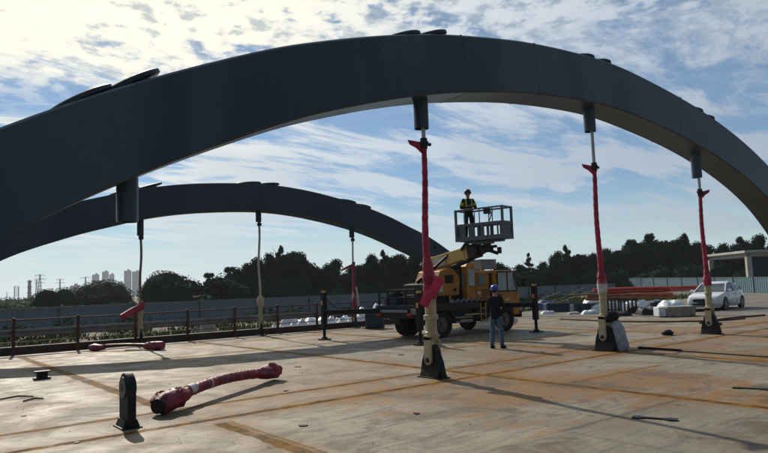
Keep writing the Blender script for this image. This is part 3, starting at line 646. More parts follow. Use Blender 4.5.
def bone(px, py, rz, label):
    q = on_ground(px, py); s = MB(); s.prism([(-.28, -.07), (-.2, -.09), (-.12, -.03), (.1, -.03), (.18, -.08), (.28, -.06), (.27, .06), (.17, .08), (.1, .03), (-.12, .03), (-.2, .07), (-.27, .06)], .012, o=(0, 0, .012), w=(0, 1, 0))
    tag(s.build('rebar_chair', M['black'], loc=(q.x, q.y, 0), rot=(0, 0, rz)), label, 'scrap metal')
bone(655, 419, R(-70), 'dark bow-tie shaped steel scrap lying nearest on the right of the deck')
bone(752, 389, R(-72), 'dark bow-tie shaped steel scrap further back at the right edge of the deck')
t = thing('rag_heap', 'crumpled dark heap on the deck between the two right-hand lugs', 'rag', on_ground(668, 335))
m_ = MB(); m_.ball((0, 0, .06), (.22, .16, .10), 12, 7, z0=-.55, jit=.2, seed=3); m_.ball((.18, .1, .03), (.16, .12, .05), 10, 6, z0=-.5, jit=.2, seed=6); m_.build('rag', M['black'], t, smooth=True, auto=80)
t = thing('rag_heap', 'flat dark rag on the deck right of the rightmost lug', 'rag', on_ground(717, 325))
m_ = MB(); m_.ball((0, 0, .03), (.25, .16, .07), 12, 7, z0=-.4, jit=.2, seed=8); m_.build('rag', M['black'], t, smooth=True, auto=80)
a = on_ground(639, 348.5); b = on_ground(681, 351.5); m_ = MB(); m_.bar((0, 0, .03), (b - a) + Vector((0, 0, .03)), .09, .05)
tag(m_.build('steel_flat', M['black'], loc=a), 'short black steel bar lying on the deck right of the white sack', 'steel bar')
a = on_ground(681, 351.5); b = on_ground(775, 358); m_ = MB(); m_.bar((0, 0, .02), (b - a) + Vector((0, 0, .02)), .07, .03)
tag(m_.build('timber_batten', M['wood'], loc=a), 'long brown batten lying on the deck at the right', 'batten')
hp = [on_ground(x, y) for x, y in ((560, 319.5), (600, 321.5), (640, 322.5), (690, 322), (722, 321), (745, 319))]
m_ = MB(); m_.tube([p - hp[0] + Vector((0, 0, .03)) for p in spline(hp, 6)], .028, 8)
tag(m_.build('hose', M['hose'], loc=hp[0], smooth=True), 'long black hose lying across the far right end of the deck', 'hose')
hp = [on_ground(x, y) for x, y in ((700, 324), (716, 321), (735, 318.5), (765, 316))]
m_ = MB(); m_.tube([p - hp[0] + Vector((0, 0, .04)) for p in spline(hp, 6)], .035, 8)
tag(m_.build('hose', M['hose'], loc=hp[0], smooth=True), 'short thick black hose curving behind the rightmost lug', 'hose')
rr = random.Random(9); m_ = MB()
for i in range(2600):      # loose grit
    x = rr.uniform(1, 24); y = rr.uniform(2.5, 22)
    if mnoise.noise(Vector((x * .5, y * .5, 1))) < .0 and rr.random() < .8: continue
    s_ = rr.uniform(.004, .014) * (1.8 if rr.random() < .04 else 1); a = rr.uniform(0, 6.28)
    vs = [(x + s_ * math.cos(a + q_ * 2.09) * rr.uniform(.7, 1.3), y + s_ * math.sin(a + q_ * 2.09) * rr.uniform(.7, 1.3), .0) for q_ in range(3)] + [(x, y, s_ * rr.uniform(.6, 1.1))]
    m_.add(vs, [(0, 1, 3), (1, 2, 3), (2, 0, 3)])
tag(m_.build('grit', M['block']), kind='stuff')
# sack by the second lug
t = thing('plastic_sack', 'tall pale blue-white sack with a dark tied top leaning behind the lug', 'sack', (15.2, 9.42, 0))
rr = random.Random(4); m_ = MB()
m_.tube([(0.02, -.03, 0), (0.01, -.02, .06), (0, 0, .3), (-.02, .03, .55), (-.05, .08, .72), (-.08, .11, .80)], [.165, .19, .18, .16, .13, .08], 16, wob=.07, seed=3)
m_.build('sack_body', M['sack'], t, smooth=True, auto=70)
m_ = MB(); m_.ball((-.08, .12, .88), (.17, .16, .15), 12, 8, jit=.15, seed=3); m_.ball((-.2, .2, .82), (.12, .12, .1), 10, 7, jit=.15, seed=4); m_.build('tied_top', M['black'], t, smooth=True, auto=70)

# ================================================================ RAILING, FENCES
rl = thing('railing', 'dark red post railing with a grey guard beam along the far deck edge', 'railing', (-6.31, 24.8, 0))
for i in range(17):
    m_ = MB(); x = i * 2.0
    m_.box((x, 0, .62), (.09, .09, 1.24)); m_.box((x, 0, .02), (.24, .24, .035)); m_.build('post', M['rail'], rl, bevel=.008)
m_ = MB()
for z in (1.16,): m_.bar((-2, 0, z), (33, 0, z), .06, .045)
m_.build('top_rail', M['rail'], rl)
m_ = MB(); m_.bar((-2, .02, .42), (33, .02, .42), .03, .03); m_.build('lower_rail', M['rail'], rl)
m_ = MB(); nx_ = 0
m_.prism([(0, -.13), (.04, -.09), (.04, -.05), (0, -.01), (0, .01), (.04, .05), (.04, .09), (0, .13), (-.012, .13), (.022, .09), (.022, .05), (-.016, .01), (-.016, -.01), (.022, -.05), (.022, -.09), (-.012, -.13)], 35.0, o=(15.5, .13, .72), u=(0, -1, 0), w=(0, 0, 1))
m_.build('guard_beam', M['beam'], rl)

def corrugated(mb, a, b, z0, z1, pitch=.28, depth=.03):
    a, b = Vector(a), Vector(b); d_ = b - a; L_ = d_.length; t_ = d_ / L_; nrm = Vector((-t_.y, t_.x, 0)); n_ = max(2, int(L_ / pitch * 4)); vs = []
    for sgn in (0, .012):
        for i in range(n_ + 1):
            off = depth * (1 if (i % 4) in (1, 2) else 0) + sgn
            p = a + t_ * (L_ * i / n_) + nrm * off
            vs += [(p.x, p.y, z0), (p.x, p.y, z1)]
    q = (n_ + 1) * 2; fs = []
    for i in range(n_):
        fs.append((2 * i, 2 * i + 2, 2 * i + 3, 2 * i + 1)); fs.append((q + 2 * i, q + 2 * i + 1, q + 2 * i + 3, q + 2 * i + 2))
        fs.append((2 * i + 1, 2 * i + 3, q + 2 * i + 3, q + 2 * i + 1)); fs.append((2 * i, q + 2 * i, q + 2 * i + 2, 2 * i + 2))
    fs += [(0, 1, q + 1, q), (2 * n_, q + 2 * n_, q + 2 * n_ + 1, 2 * n_ + 1)]
    mb.add(vs, fs)
def fence(name, label, p0, p1, top0, top1, z0, bay, m):
    p0, p1 = Vector((*p0, 0)), Vector((*p1, 0)); t_ = thing(name, label, 'fence', (p0.x, p0.y, 0)); d_ = p1 - p0; n_ = round(d_.length / bay); rr = random.Random(2)
    for i in range(n_):
        a, b = d_ * (i / n_), d_ * ((i + 1) / n_); top = top0 + (top1 - top0) * i / n_ + rr.uniform(-.03, .03)
        s = MB(); corrugated(s, a + d_.normalized() * .05, b - d_.normalized() * .05, z0 + .03, top); s.build('sheet_panel', m, t_)
        s = MB(); s.box((a.x, a.y - .06, (z0 + top) / 2 + .02), (.12, .10, top - z0 + .06)); s.build('post', M['fencepost'], t_)
    s = MB()
    s.bar(Vector((0, -.05, top0 + .03)), d_ + Vector((0, -.05, top1 + .03)), .06, .07); s.build('cap_rail', M['beam'], t_)
    s = MB(); s.box((d_.x, d_.y - .06, (z0 + top1) / 2), (.12, .10, top1 - z0 + .06)); s.build('post', M['fencepost'], t_)
    return t_
fence('site_fence', 'long grey corrugated sheet fence running behind the railing and the truck', (-10, 48), (84, 48), 1.22, 1.22, -.45, 4.9, M['fence'])
fA = at_dist(629, 285, 92); fB = at_dist(800, 285, 68)
fence('site_fence', 'taller blue-grey sheet fence behind the white car and the steel pile', (fA.x, fA.y), (fB.x, fB.y), 1.83, 1.42, .0, 3.0, M['fence_blue'])

# ================================================================ WHITE FRAME BUILDING (right)
c0 = at_dist(712, 280, 98); c1 = at_dist(750, 280, 88); ux = (c1 - c0); ux.z = 0; L_ = ux.length; ux.normalize(); uy = Vector((-ux.y, ux.x, 0))
if uy.dot(Vector((1, 0, 0))) < 0: uy = -uy
bt = thing('frame_building', 'open pale concrete frame building with a flat roof behind the right fence', 'building', (c0.x, c0.y, .1))
def bl(a, b, z): return ux * a + uy * b + Vector((0, 0, z))
W_ = 11.0
def rotbox(mb, a, b, z, sx_, sy_, sz_): mb.box(bl(a, b, z), (sx_, sy_, sz_), Matrix((ux, uy, Vector((0, 0, 1)))).transposed())
m_ = MB(); rotbox(m_, L_ / 2, W_ / 2, 4.42, L_ + 1.2, W_ + 1.2, .30); m_.build('roof', M['concrete'], bt, bevel=.03)
m_ = MB()
rotbox(m_, L_ / 2, 0, 4.05, L_, .35, .44); rotbox(m_, L_ / 2, W_, 4.05, L_, .35, .44); rotbox(m_, 0, W_ / 2, 4.05, .35, W_ - .36, .44); rotbox(m_, L_, W_ / 2, 4.05, .35, W_ - .36, .44); m_.build('roof_beam', M['concrete'], bt)
for a, b in ((0, 0), (L_, 0), (0, W_), (L_, W_), (L_ * .55, W_ * .5)):
    m_ = MB(); rotbox(m_, a, b, 1.9, .55, .55, 3.84); m_.build('column', M['concrete'], bt)
m_ = MB(); rotbox(m_, L_ / 2, W_ - .1, 1.9, L_ - .7, .2, 3.8); m_.build('back_wall_shade', M['dark_steel'], bt)  # coloured dark to give the shade inside the open frame
m_ = MB(); rotbox(m_, L_ - .1, W_ / 2, 1.9, .2, W_ - .9, 3.8); m_.build('end_wall_shade', M['dark_steel'], bt)  # dark colour stands in for interior shade at this end
m_ = MB(); rotbox(m_, L_ / 2, W_ / 2, .05, L_, W_, .1); m_.build('floor_slab', M['concrete'], bt)

# ================================================================ TREES AND GROWTH
def leaf_cloud(mb, lobes, n, size, rr, shell=.30):
    tot = sum(l[1][0] * l[1][1] * l[1][2] for l in lobes); vs, fs = [], []
    for c, r in lobes:
        k_ = int(n * r[0] * r[1] * r[2] / tot) + 3
        for _ in range(k_):
            u = rr.uniform(-1, 1); a = rr.uniform(0, 2 * math.pi); q = math.sqrt(1 - u * u); rad = 1 - shell * rr.random() ** 1.6 * (1 if rr.random() < .8 else 2.6)
            dr = Vector((q * math.cos(a), q * math.sin(a), u))
            bump_ = 1 + .16 * mnoise.noise(Vector((c[0] + dr.x * 2.2, c[1] + dr.y * 2.2, c[2] + dr.z * 2.2)))
            p = Vector(c) + Vector((dr.x * r[0], dr.y * r[1], dr.z * r[2])) * rad * bump_
            nrm = (dr + Vector((rr.gauss(0, .7), rr.gauss(0, .7), rr.gauss(0, .7)))).normalized()
            t1 = nrm.orthogonal().normalized(); t2 = nrm.cross(t1); ang = rr.uniform(0, 6.28); s_ = size * rr.uniform(.55, 1.3)
            e1 = (t1 * math.cos(ang) + t2 * math.sin(ang)) * s_; e2 = (t2 * math.cos(ang) - t1 * math.sin(ang)) * s_ * rr.uniform(.45, .8)
            o = len(vs); vs += [p - e1, p - e2 * .9 + e1 * .1, p + e1, p + e2]; fs.append((o, o + 1, o + 2, o + 3))
    mb.add(vs, fs)
def cores(mb, lobes, k_, seed=0):
    for i, (c, r) in enumerate(lobes): mb.ball(c, (r[0] * k_, r[1] * k_, r[2] * k_), 12, 8, jit=.10, seed=seed + i)
def make_tree(kind, seed, leafm):
    """unit-ish tree: 8 m high, scaled when placed"""
    rr = random.Random(seed); t = thing('tree', '-', 'tree', (0, 0, -300)); H = 8.0
    lobes = []
    if kind == 'dome':
        lobes = [((0, 0, 3.4), (4.0, 4.0, 4.3)), ((-1.8, .5, 2.8), (2.6, 2.6, 3.2)), ((1.9, -.6, 2.7), (2.6, 2.6, 3.0)), ((.3, -1.9, 2.5), (2.8, 2.6, 3.2))]
        sz, nl = .15, 9000
    elif kind == 'conifer':
        for i in range(9):
            z = 1.2 + i * .78; r_ = (8.4 - z) * .30
            for k_ in range(4):
                a = rr.uniform(0, 6.28); lobes.append(((math.cos(a) * r_ * .55, math.sin(a) * r_ * .55, z + rr.uniform(-.2, .2)), (r_ * .62 + .1, r_ * .62 + .1, .34)))
        sz, nl = .15, 3200
    elif kind == 'pine':
        for i in range(16):
            a = rr.uniform(0, 6.28); z = rr.uniform(3.0, 7.7); r_ = (1 - (z - 3) / 6.5) * 2.4 + .2
            lobes.append(((math.cos(a) * r_ * .65, math.sin(a) * r_ * .65, z), (rr.uniform(.7, 1.2), rr.uniform(.6, 1.1), rr.uniform(.35, .6))))
        lobes += [((0, 0, 4.0), (1.1, 1.1, 1.8)), ((0, 0, 6.2), (.7, .7, 1.4))]
        sz, nl = .15, 5200
    else:
        for i in range(20):
            a = rr.uniform(0, 6.28); z = rr.uniform(2.0, 7.0); r_ = 2.7 * math.sqrt(max(.05, 1 - ((z - 3.8) / 4.0) ** 2)) * rr.uniform(.3, 1)
            s_ = rr.uniform(.8, 1.45); lobes.append(((math.cos(a) * r_, math.sin(a) * r_, z), (s_, s_, s_ * .8)))
        lobes.append(((0, 0, 3.8), (2.2, 2.2, 3.0)))
        sz, nl = .16, 8000
    m_ = MB(); cores(m_, lobes, .86 if kind == 'dome' else .68, seed); leaf_cloud(m_, lobes, nl, sz, rr, .2 if kind == 'dome' else .3); m_.build('crown', leafm, t)
    m_ = MB(); ht = 7.6 if kind in ('conifer', 'pine') else 5.0
    m_.tube([(0, 0, -.4), (.05, 0, 1.2), (-.08, .05, ht * .6), (.04, 0, ht)], [.26, .2, .13, .04], 9)
    for i in range(9):
        a = rr.uniform(0, 6.28); z = rr.uniform(1.2, ht * .85); l = rr.uniform(1.0, 2.3) * (.6 if kind == 'conifer' else 1)
        m_.tube([(0, 0, z), (math.cos(a) * l * .5, math.sin(a) * l * .5, z + l * .35), (math.cos(a) * l, math.sin(a) * l, z + l * .6)], [.08, .05, .02], 6)
    m_.build('trunk', M['bark'], t, smooth=True)
    return t
protos = {'dome': [make_tree('dome', 1, M['leaf']), make_tree('dome', 2, M['leaf'])],
          'broad': [make_tree('broad', s_, M['leaf']) for s_ in (11, 12, 13)],
          'pine': [make_tree('pine', 21, M['leaf']), make_tree('pine', 22, M['leaf'])],
          'conifer': [make_tree('conifer', 31, M['leaf'])]}
used = set(); trr = random.Random(77)
def place_tree(px, ptop, wpx, dist, kind, label, group=None, zb=-.35, topf=None):
    pr = protos[kind][trr.randrange(len(protos[kind]))]
    top = at_dist(px, ptop, dist); H = top.z - zb
    nat = {'dome': 7.7, 'broad': 8.0, 'pine': 8.1, 'conifer': 8.6}[kind]; natw = {'dome': 8.2, 'broad': 7.4, 'pine': 5.2, 'conifer': 4.2}[kind]
    k_ = H / nat; w = wpx / FPX * dist / math.cos(math.atan((px - 384) / FPX)) ; kx = w / natw
    sc = (kx, kx, k_); rz = trr.uniform(0, 6.28); loc = (top.x, top.y, zb)
    if pr.name in used: o = dup(pr, loc, rz, label, sc)
    else: o = pr; o.location = loc; o.rotation_euler = (0, 0, rz); o.scale = sc; o['label'] = label; used.add(pr.name)
    if group: o['group'] = group
    return o
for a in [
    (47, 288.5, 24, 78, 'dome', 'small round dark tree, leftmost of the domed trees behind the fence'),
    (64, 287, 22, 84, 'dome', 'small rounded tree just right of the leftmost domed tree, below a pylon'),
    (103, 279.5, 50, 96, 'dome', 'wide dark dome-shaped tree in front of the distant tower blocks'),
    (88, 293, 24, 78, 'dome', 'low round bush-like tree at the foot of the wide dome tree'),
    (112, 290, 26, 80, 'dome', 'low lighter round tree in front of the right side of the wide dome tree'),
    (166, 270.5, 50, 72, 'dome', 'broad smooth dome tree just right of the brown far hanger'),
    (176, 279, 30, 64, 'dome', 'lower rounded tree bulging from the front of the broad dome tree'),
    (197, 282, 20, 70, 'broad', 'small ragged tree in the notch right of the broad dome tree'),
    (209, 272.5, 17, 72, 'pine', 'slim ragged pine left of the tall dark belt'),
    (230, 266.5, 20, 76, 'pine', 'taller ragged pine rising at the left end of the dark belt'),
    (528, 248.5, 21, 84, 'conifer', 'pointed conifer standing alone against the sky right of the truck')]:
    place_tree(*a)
TL = ['low tree at the left foot of the belt, just left of the taller ragged pine',
      'shoulder-high crown of the belt stepping up between ragged pine and white far hanger',
      'belt tree directly behind the white far hanger',
      'high crown of the belt immediately right of the white far hanger',
      'tallest broad crown on the left side of the belt, right of the white far hanger',
      'crown sloping down to the right of the tallest left-hand crown',
      'low crown at the left edge of the dip left of the dark red far hanger',
      'crown in the middle of the dip left of the dark red far hanger',
      'lowest crown of the belt directly behind the dark red far hanger',
      'crown just right of the dark red far hanger, rising out of the dip',
      'high crown midway between the dark red far hanger and the far arch foot',
      'crown just left of where the far arch dips behind the trees',
      'belt tree behind the far arch, left of the middle red hanger',
      'belt tree behind the lower end of the far arch and the middle red hanger',
      'belt tree behind the boom of the crane truck',
      'belt tree behind the roof box of the crane truck',
      'belt tree behind the cab of the crane truck',
      'low belt tree just left of the lone pointed conifer',
      'low belt tree just right of the lone pointed conifer',
      'rising crown between the pointed conifer and the hanger with a white collar',
      'broad crown left of the hanger with the white collar, behind a pine top',
      'crown right behind the hanger with the white collar',
      'crown just right of the hanger with the white collar',
      'crown above the left end of the taller blue-grey fence',
      'left one of the high crowns above the steel pile',
      'highest broad crown above the steel pile',
      'high crown above the silvery tarpaulin bundle',
      'crown just left of the rightmost red hanger, high in the belt',
      'crown in the notch directly behind the rightmost red hanger',
      'crown above the left column of the pale frame building',
      'crown above the middle of the pale frame building roof',
      'peaked crown above the near column of the pale frame building',
      'crown above the right end of the roof at the photo edge',
      'belt tree cut off by the right edge of the photo',
      'small pointed top poking out left of the hanger with the white collar',
      'small pointed top above the left end of the taller fence',
      'small pointed top between the two highest crowns above the steel pile',
      'small pointed top left of the rightmost red hanger',
      'small pointed top above the roof of the pale frame building',
      'small pointed top beside the tallest left-hand crown near the white far hanger',
      'small pointed top midway between dark red far hanger and far arch foot']
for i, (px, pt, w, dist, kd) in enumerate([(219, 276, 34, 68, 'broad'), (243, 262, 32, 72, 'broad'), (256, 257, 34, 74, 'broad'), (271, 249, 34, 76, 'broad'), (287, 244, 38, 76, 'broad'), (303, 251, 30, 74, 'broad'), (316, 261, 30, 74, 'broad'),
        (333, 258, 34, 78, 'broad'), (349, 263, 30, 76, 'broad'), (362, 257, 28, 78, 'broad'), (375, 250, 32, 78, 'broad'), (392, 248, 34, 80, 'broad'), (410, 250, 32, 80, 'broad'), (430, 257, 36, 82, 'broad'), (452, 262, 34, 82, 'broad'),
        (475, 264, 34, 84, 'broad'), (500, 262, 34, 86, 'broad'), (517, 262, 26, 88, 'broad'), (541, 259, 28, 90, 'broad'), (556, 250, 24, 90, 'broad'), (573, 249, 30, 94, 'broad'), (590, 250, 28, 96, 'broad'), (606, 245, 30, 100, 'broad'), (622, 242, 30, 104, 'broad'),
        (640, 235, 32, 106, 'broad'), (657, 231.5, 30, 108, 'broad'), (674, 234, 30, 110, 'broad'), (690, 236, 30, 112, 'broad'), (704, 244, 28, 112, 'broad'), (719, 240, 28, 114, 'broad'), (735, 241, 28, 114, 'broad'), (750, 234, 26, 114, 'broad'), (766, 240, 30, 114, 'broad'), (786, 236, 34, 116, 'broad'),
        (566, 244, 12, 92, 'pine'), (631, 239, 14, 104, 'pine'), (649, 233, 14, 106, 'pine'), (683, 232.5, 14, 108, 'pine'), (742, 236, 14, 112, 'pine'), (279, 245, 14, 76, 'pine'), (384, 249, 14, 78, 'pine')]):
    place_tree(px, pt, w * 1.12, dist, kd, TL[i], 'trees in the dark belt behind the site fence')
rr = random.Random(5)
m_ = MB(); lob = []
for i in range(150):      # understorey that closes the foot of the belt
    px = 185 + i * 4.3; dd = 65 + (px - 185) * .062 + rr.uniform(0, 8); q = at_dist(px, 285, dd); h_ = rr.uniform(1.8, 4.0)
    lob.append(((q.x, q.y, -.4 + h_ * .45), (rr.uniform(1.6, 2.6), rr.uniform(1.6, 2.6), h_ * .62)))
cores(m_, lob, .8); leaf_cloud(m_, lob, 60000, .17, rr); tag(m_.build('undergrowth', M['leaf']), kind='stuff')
m_ = MB(); lob = []
for i in range(60):       # low far scrub on the left
    px = -20 + i * 3.6; dd = rr.uniform(70, 95); q = at_dist(px, 295, dd)
    lob.append(((q.x, q.y, -.5), (2.2, 2.2, rr.uniform(1.0, 1.9))))
for i in range(30):
    px = -12 + i * 2; q = at_dist(px, 295, rr.uniform(150, 210)); lob.append(((q.x, q.y, -.5), (4, 4, rr.uniform(1.6, 3.2))))
cores(m_, lob, .8); leaf_cloud(m_, lob, 22000, .18, rr); tag(m_.build('scrub', M['leaf2']), kind='stuff')
m_ = MB(); lob = []
for i in range(26):
    px = (68, 80, 117, 122, 128, 5, 12, 20, 27)[i % 9] + rr.uniform(-3, 3); q = at_dist(px, 305, rr.uniform(54, 59)); lob.append(((q.x, q.y, .3), (.8, .8, rr.uniform(.8, 1.2))))
leaf_cloud(m_, lob, 5000, .14, rr); tag(m_.build('pale_shrubs', M['leaf3']), kind='stuff')
# grass and weeds on the low ground between the deck and the fence
m_ = MB(); vs, fs = [], []
for i in range(30000):
    x = rr.uniform(-8, 60); y = rr.uniform(26, 47.5)
    if mnoise.noise(Vector((x * .35, y * .35, 3))) < -.05: continue
    z = ground_z(x, y); h_ = rr.uniform(.12, .5) * (1.6 if mnoise.noise(Vector((x * .2, y * .2, 9))) > .2 else 1); a = rr.uniform(0, 3.14); w = rr.uniform(.04, .10); lx, ly = rr.gauss(0, .16), rr.gauss(0, .16)
    o = len(vs); vs += [(x - math.cos(a) * w, y - math.sin(a) * w, z - .02), (x + math.cos(a) * w, y + math.sin(a) * w, z - .02), (x + lx, y + ly, z + h_)]; fs.append((o, o + 1, o + 2))
m_.add(vs, fs); tag(m_.build('grass', M['leaf3']), kind='stuff')
m_ = MB(); lob = []
for i in range(60):
    x = rr.uniform(-6, 46); y = rr.uniform(30, 46); lob.append(((x, y, ground_z(x, y) + .2), (rr.uniform(.5, 1.2), rr.uniform(.5, 1.2), rr.uniform(.4, .95))))
leaf_cloud(m_, lob, 14000, .10, rr); tag(m_.build('weeds', M['leaf2']), kind='stuff')

# ================================================================ FAR BUILDINGS, PYLONS, CHIMNEY
def tower(x0, x1, ytop, dist, label, steps=0, zb=-1.5, wn=6):
    a = at_dist(x0, ytop, dist); b = at_dist(x1, ytop, dist); u = b - a; u.z = 0; W = u.length; u.normalize(); v = Vector((-u.y, u.x, 0)); H = (a.z + b.z) / 2 - zb; D = W * .55
    t = thing('tower_block', label, 'building', ((a.x + b.x) / 2, (a.y + b.y) / 2, zb)); rm = Matrix((u, v, Vector((0, 0, 1)))).transposed()
    m_ = MB(); m_.box((v * D / 2) + Vector((0, 0, H / 2)), (W, D, H), rm)
    m_.box((v * D / 2) + u * W * .1 + Vector((0, 0, H + 1)), (W * .35, D * .5, 2.0), rm); m_.build('wall', M['tower'], t)
    if wn:
        m_ = MB(); nf = int(H / 3)
        for f in range(1, nf):
            for c_ in range(wn): m_.box(u * (W * ((c_ + .5) / wn - .5)) + v * -.06 + Vector((0, 0, f * 3.0 + .3)), (W / wn * .5, .2, 1.5), rm)
        tag(m_.build('windows', M['towerwin'], t), kind='stuff')
    return t
tower(92, 99.3, 274.5, 1150, 'leftmost and lowest of the three distant tower blocks', wn=5)
tower(102, 108.8, 271.6, 1150, 'taller left half of the middle distant tower block', wn=5)
tower(109.2, 114.4, 274.2, 1180, 'shorter right half of the middle distant tower block', wn=4)
tower(118, 123.6, 282.2, 1080, 'low block joined to the left of the right-hand distant tower', wn=4)
tower(124, 131.5, 270.6, 1080, 'left half of the tallest distant tower block beside the brown far hanger', wn=5)
tower(132, 141.5, 271.4, 1110, 'right half of the tallest distant tower block, partly behind the brown far hanger', wn=6)
tower(70, 80, 285.6, 700, 'low pale block just left of the wide dome tree', wn=6)
tower(24, 37, 298.6, 420, 'low white shed near the horizon between two left pylons', wn=0)
def pylon(x, ytop, dist, label, w=.16, arms=3, armw=1.0, zb=-1.5):
    p = at_dist(x, ytop, dist); H = p.z - zb; t = thing('pylon', label, 'pylon', (p.x, p.y, zb)); m_ = MB(); n_ = 9; bw = H * w / 2; th = H * .011
    def pt(k_, i): f = i / n_; r_ = bw * (1 - f) + H * .014 * f + bw * .1 * (1 - f); return Vector(((1, 1), (1, -1), (-1, -1), (-1, 1))[k_] + (0,)) * r_ + Vector((0, 0, H * f))
    for k_ in range(4):
        m_.bar(pt(k_, 0), pt(k_, n_), th)
        for i in range(n_): m_.bar(pt(k_, i), pt((k_ + 1) % 4, i + 1), th * .6); m_.bar(pt((k_ + 1) % 4, i), pt(k_, i + 1), th * .6)
    m_.build('lattice_mast', M['lattice'], t)
    for j in range(arms):
        z = H * (.97 - .13 * j); L_ = H * .16 * armw * (1 + .2 * (j == 1)); u = Vector((CR.x, CR.y, 0)).normalized(); m_ = MB(); m_.bar(u * -L_ + Vector((0, 0, z)), u * L_ + Vector((0, 0, z)), th); m_.bar(u * -L_ + Vector((0, 0, z)), Vector((0, 0, z + H * .04)), th * .6); m_.bar(u * L_ + Vector((0, 0, z)), Vector((0, 0, z + H * .04)), th * .6)
        for s_ in (-1, 1): m_.bar(u * L_ * s_ + Vector((0, 0, z)), u * L_ * s_ + Vector((0, 0, z - H * .045)), th * .8)
        m_.build('cross_arm', M['lattice'], t)
pylon(40, 274.5, 500, 'tallest lattice pylon with three cross arms, left of the small domed trees', w=.13, arms=3)
pylon(36.6, 280, 560, 'slimmer lattice mast standing just left of the tallest pylon', w=.10, arms=1, armw=.4)
pylon(60, 279, 560, 'lattice pylon rising above the second small domed tree', w=.09, arms=2)
pylon(85.5, 277, 640, 'pylon top showing above the wide dome tree', w=.09, arms=1, armw=1.3)
pylon(7, 292, 700, 'small faint pylon near the left edge on the horizon', w=.12, arms=1, armw=.6)
p = at_dist(29.6, 280.2, 520); t = thing('chimney', 'dark slim chimney stack left of the tallest pylon', 'chimney', (p.x, p.y, -1.5)); m_ = MB(); H = p.z + 1.5
m_.tube([(0, 0, 0), (0, 0, H)], [1.35, 1.0], 14); m_.build('stack', M['lattice'], t, smooth=True)
for f in (.45, .7, .92): m_ = MB(); m_.cyl((0, 0, H * f), (0, 0, H * f + .5), 1.7, 14); m_.build('gallery', M['lattice'], t)
p = at_dist(16.6, 286.4, 600); t = thing('lattice_tower', 'broad square lattice tower on the left horizon', 'tower', (p.x, p.y, -1.5)); m_ = MB(); H = p.z + 1.5
for k_ in range(4):
    a = Vector(((1, 1), (1, -1), (-1, -1), (-1, 1))[k_] + (0,)) * 1.5; b = Vector(((1, 1), (1, -1), (-1, -1), (-1, 1))[(k_ + 1) % 4] + (0,)) * 1.5
    m_.bar(a, a + Vector((0, 0, H)), .3)
    for i in range(6): m_.bar(a + Vector((0, 0, H * i / 6)), b + Vector((0, 0, H * (i + 1) / 6)), .18); m_.bar(a + Vector((0, 0, H * (i + 1) / 6)), b + Vector((0, 0, H * (i + 1) / 6)), .2)
m_.build('frame', M['lattice'], t)

# ================================================================ SITE CLUTTER BEHIND THE DECK END
def spot(px, py, z=.02): p = on_ground(px, py, z); return p
def bundle(px0, py0, px1, py1, z0, n, r, L_dir, label, m, name='steel_bundle', cat='steel bundle', jit=.28, L=6.0):
    a = on_ground(px0, py0, 0) + Vector((0, 0, z0)); b = on_ground(px1, py1, 0) + Vector((0, 0, z0)); t = thing(name, label, cat, a); d_ = b - a; d_.z = 0; rr = random.Random(int(px0)); s = Vector((-d_.y, d_.x, 0)).normalized()
    for i in range(n):
        row = i // 4; o = s * ((i % 4) * r * 2.1 - r * 3) + Vector((0, 0, r + row * r * 1.9)); e = Vector((rr.uniform(-jit, jit), rr.uniform(-jit, jit), 0))
        m_ = MB(); m_.tube([o + e, o + d_ * .5 + e + Vector((0, 0, .02)), o + d_ - e], r, 10); m_.build('pipe', m, t, smooth=True)
    return t
def heap(px, py, dist_w, h_, label, m, name='tarp_heap', cat='tarpaulin', seed=1, dy=1.0, z=.0, n=5):
    p = on_ground(px, py, z); t = thing(name, label, cat, p); rr = random.Random(seed); m_ = MB(); u = Vector((CR.x, CR.y, 0)).normalized()
    N1, N2 = 26, 14; vs = []
    for j in range(N2 + 1):
        for i in range(N1 + 1):
            a, b = i / N1 * 2 - 1, j / N2 * 2 - 1
            e = max(0, 1 - abs(a) ** 4) ** .5 * max(0, 1 - abs(b) ** 4) ** .5
            zz_ = e * h_ * (.82 + .34 * mnoise.noise(Vector((a * 2 + seed, b * 1.4, seed * 1.7))) + .22 * (.35 - abs(mnoise.noise(Vector((a * 5 + seed, b * 4, seed))))) + .10 * (.3 - abs(mnoise.noise(Vector((a * 13 + seed, b * 11, seed))))))
            vs.append(u * a * dist_w / 2 + Vector((-u.y, u.x, 0)) * b * dy / 2 + Vector((0, 0, max(-.04, zz_ - .01))))
    fs = [(j * (N1 + 1) + i, j * (N1 + 1) + i + 1, (j + 1) * (N1 + 1) + i + 1, (j + 1) * (N1 + 1) + i) for j in range(N2) for i in range(N1)]
    fs.append(tuple(range(N1 + 1))[::-1]); m_.add(vs, fs); m_.build('cover', m, t, smooth=True, auto=60)
    m_ = MB(); m_.box(Vector((0, 0, .06)), (dist_w * .7, dy * .6, .12), Euler((0, 0, math.atan2(u.y, u.x)))); m_.build('pallet', M['wood'], t)
    return t
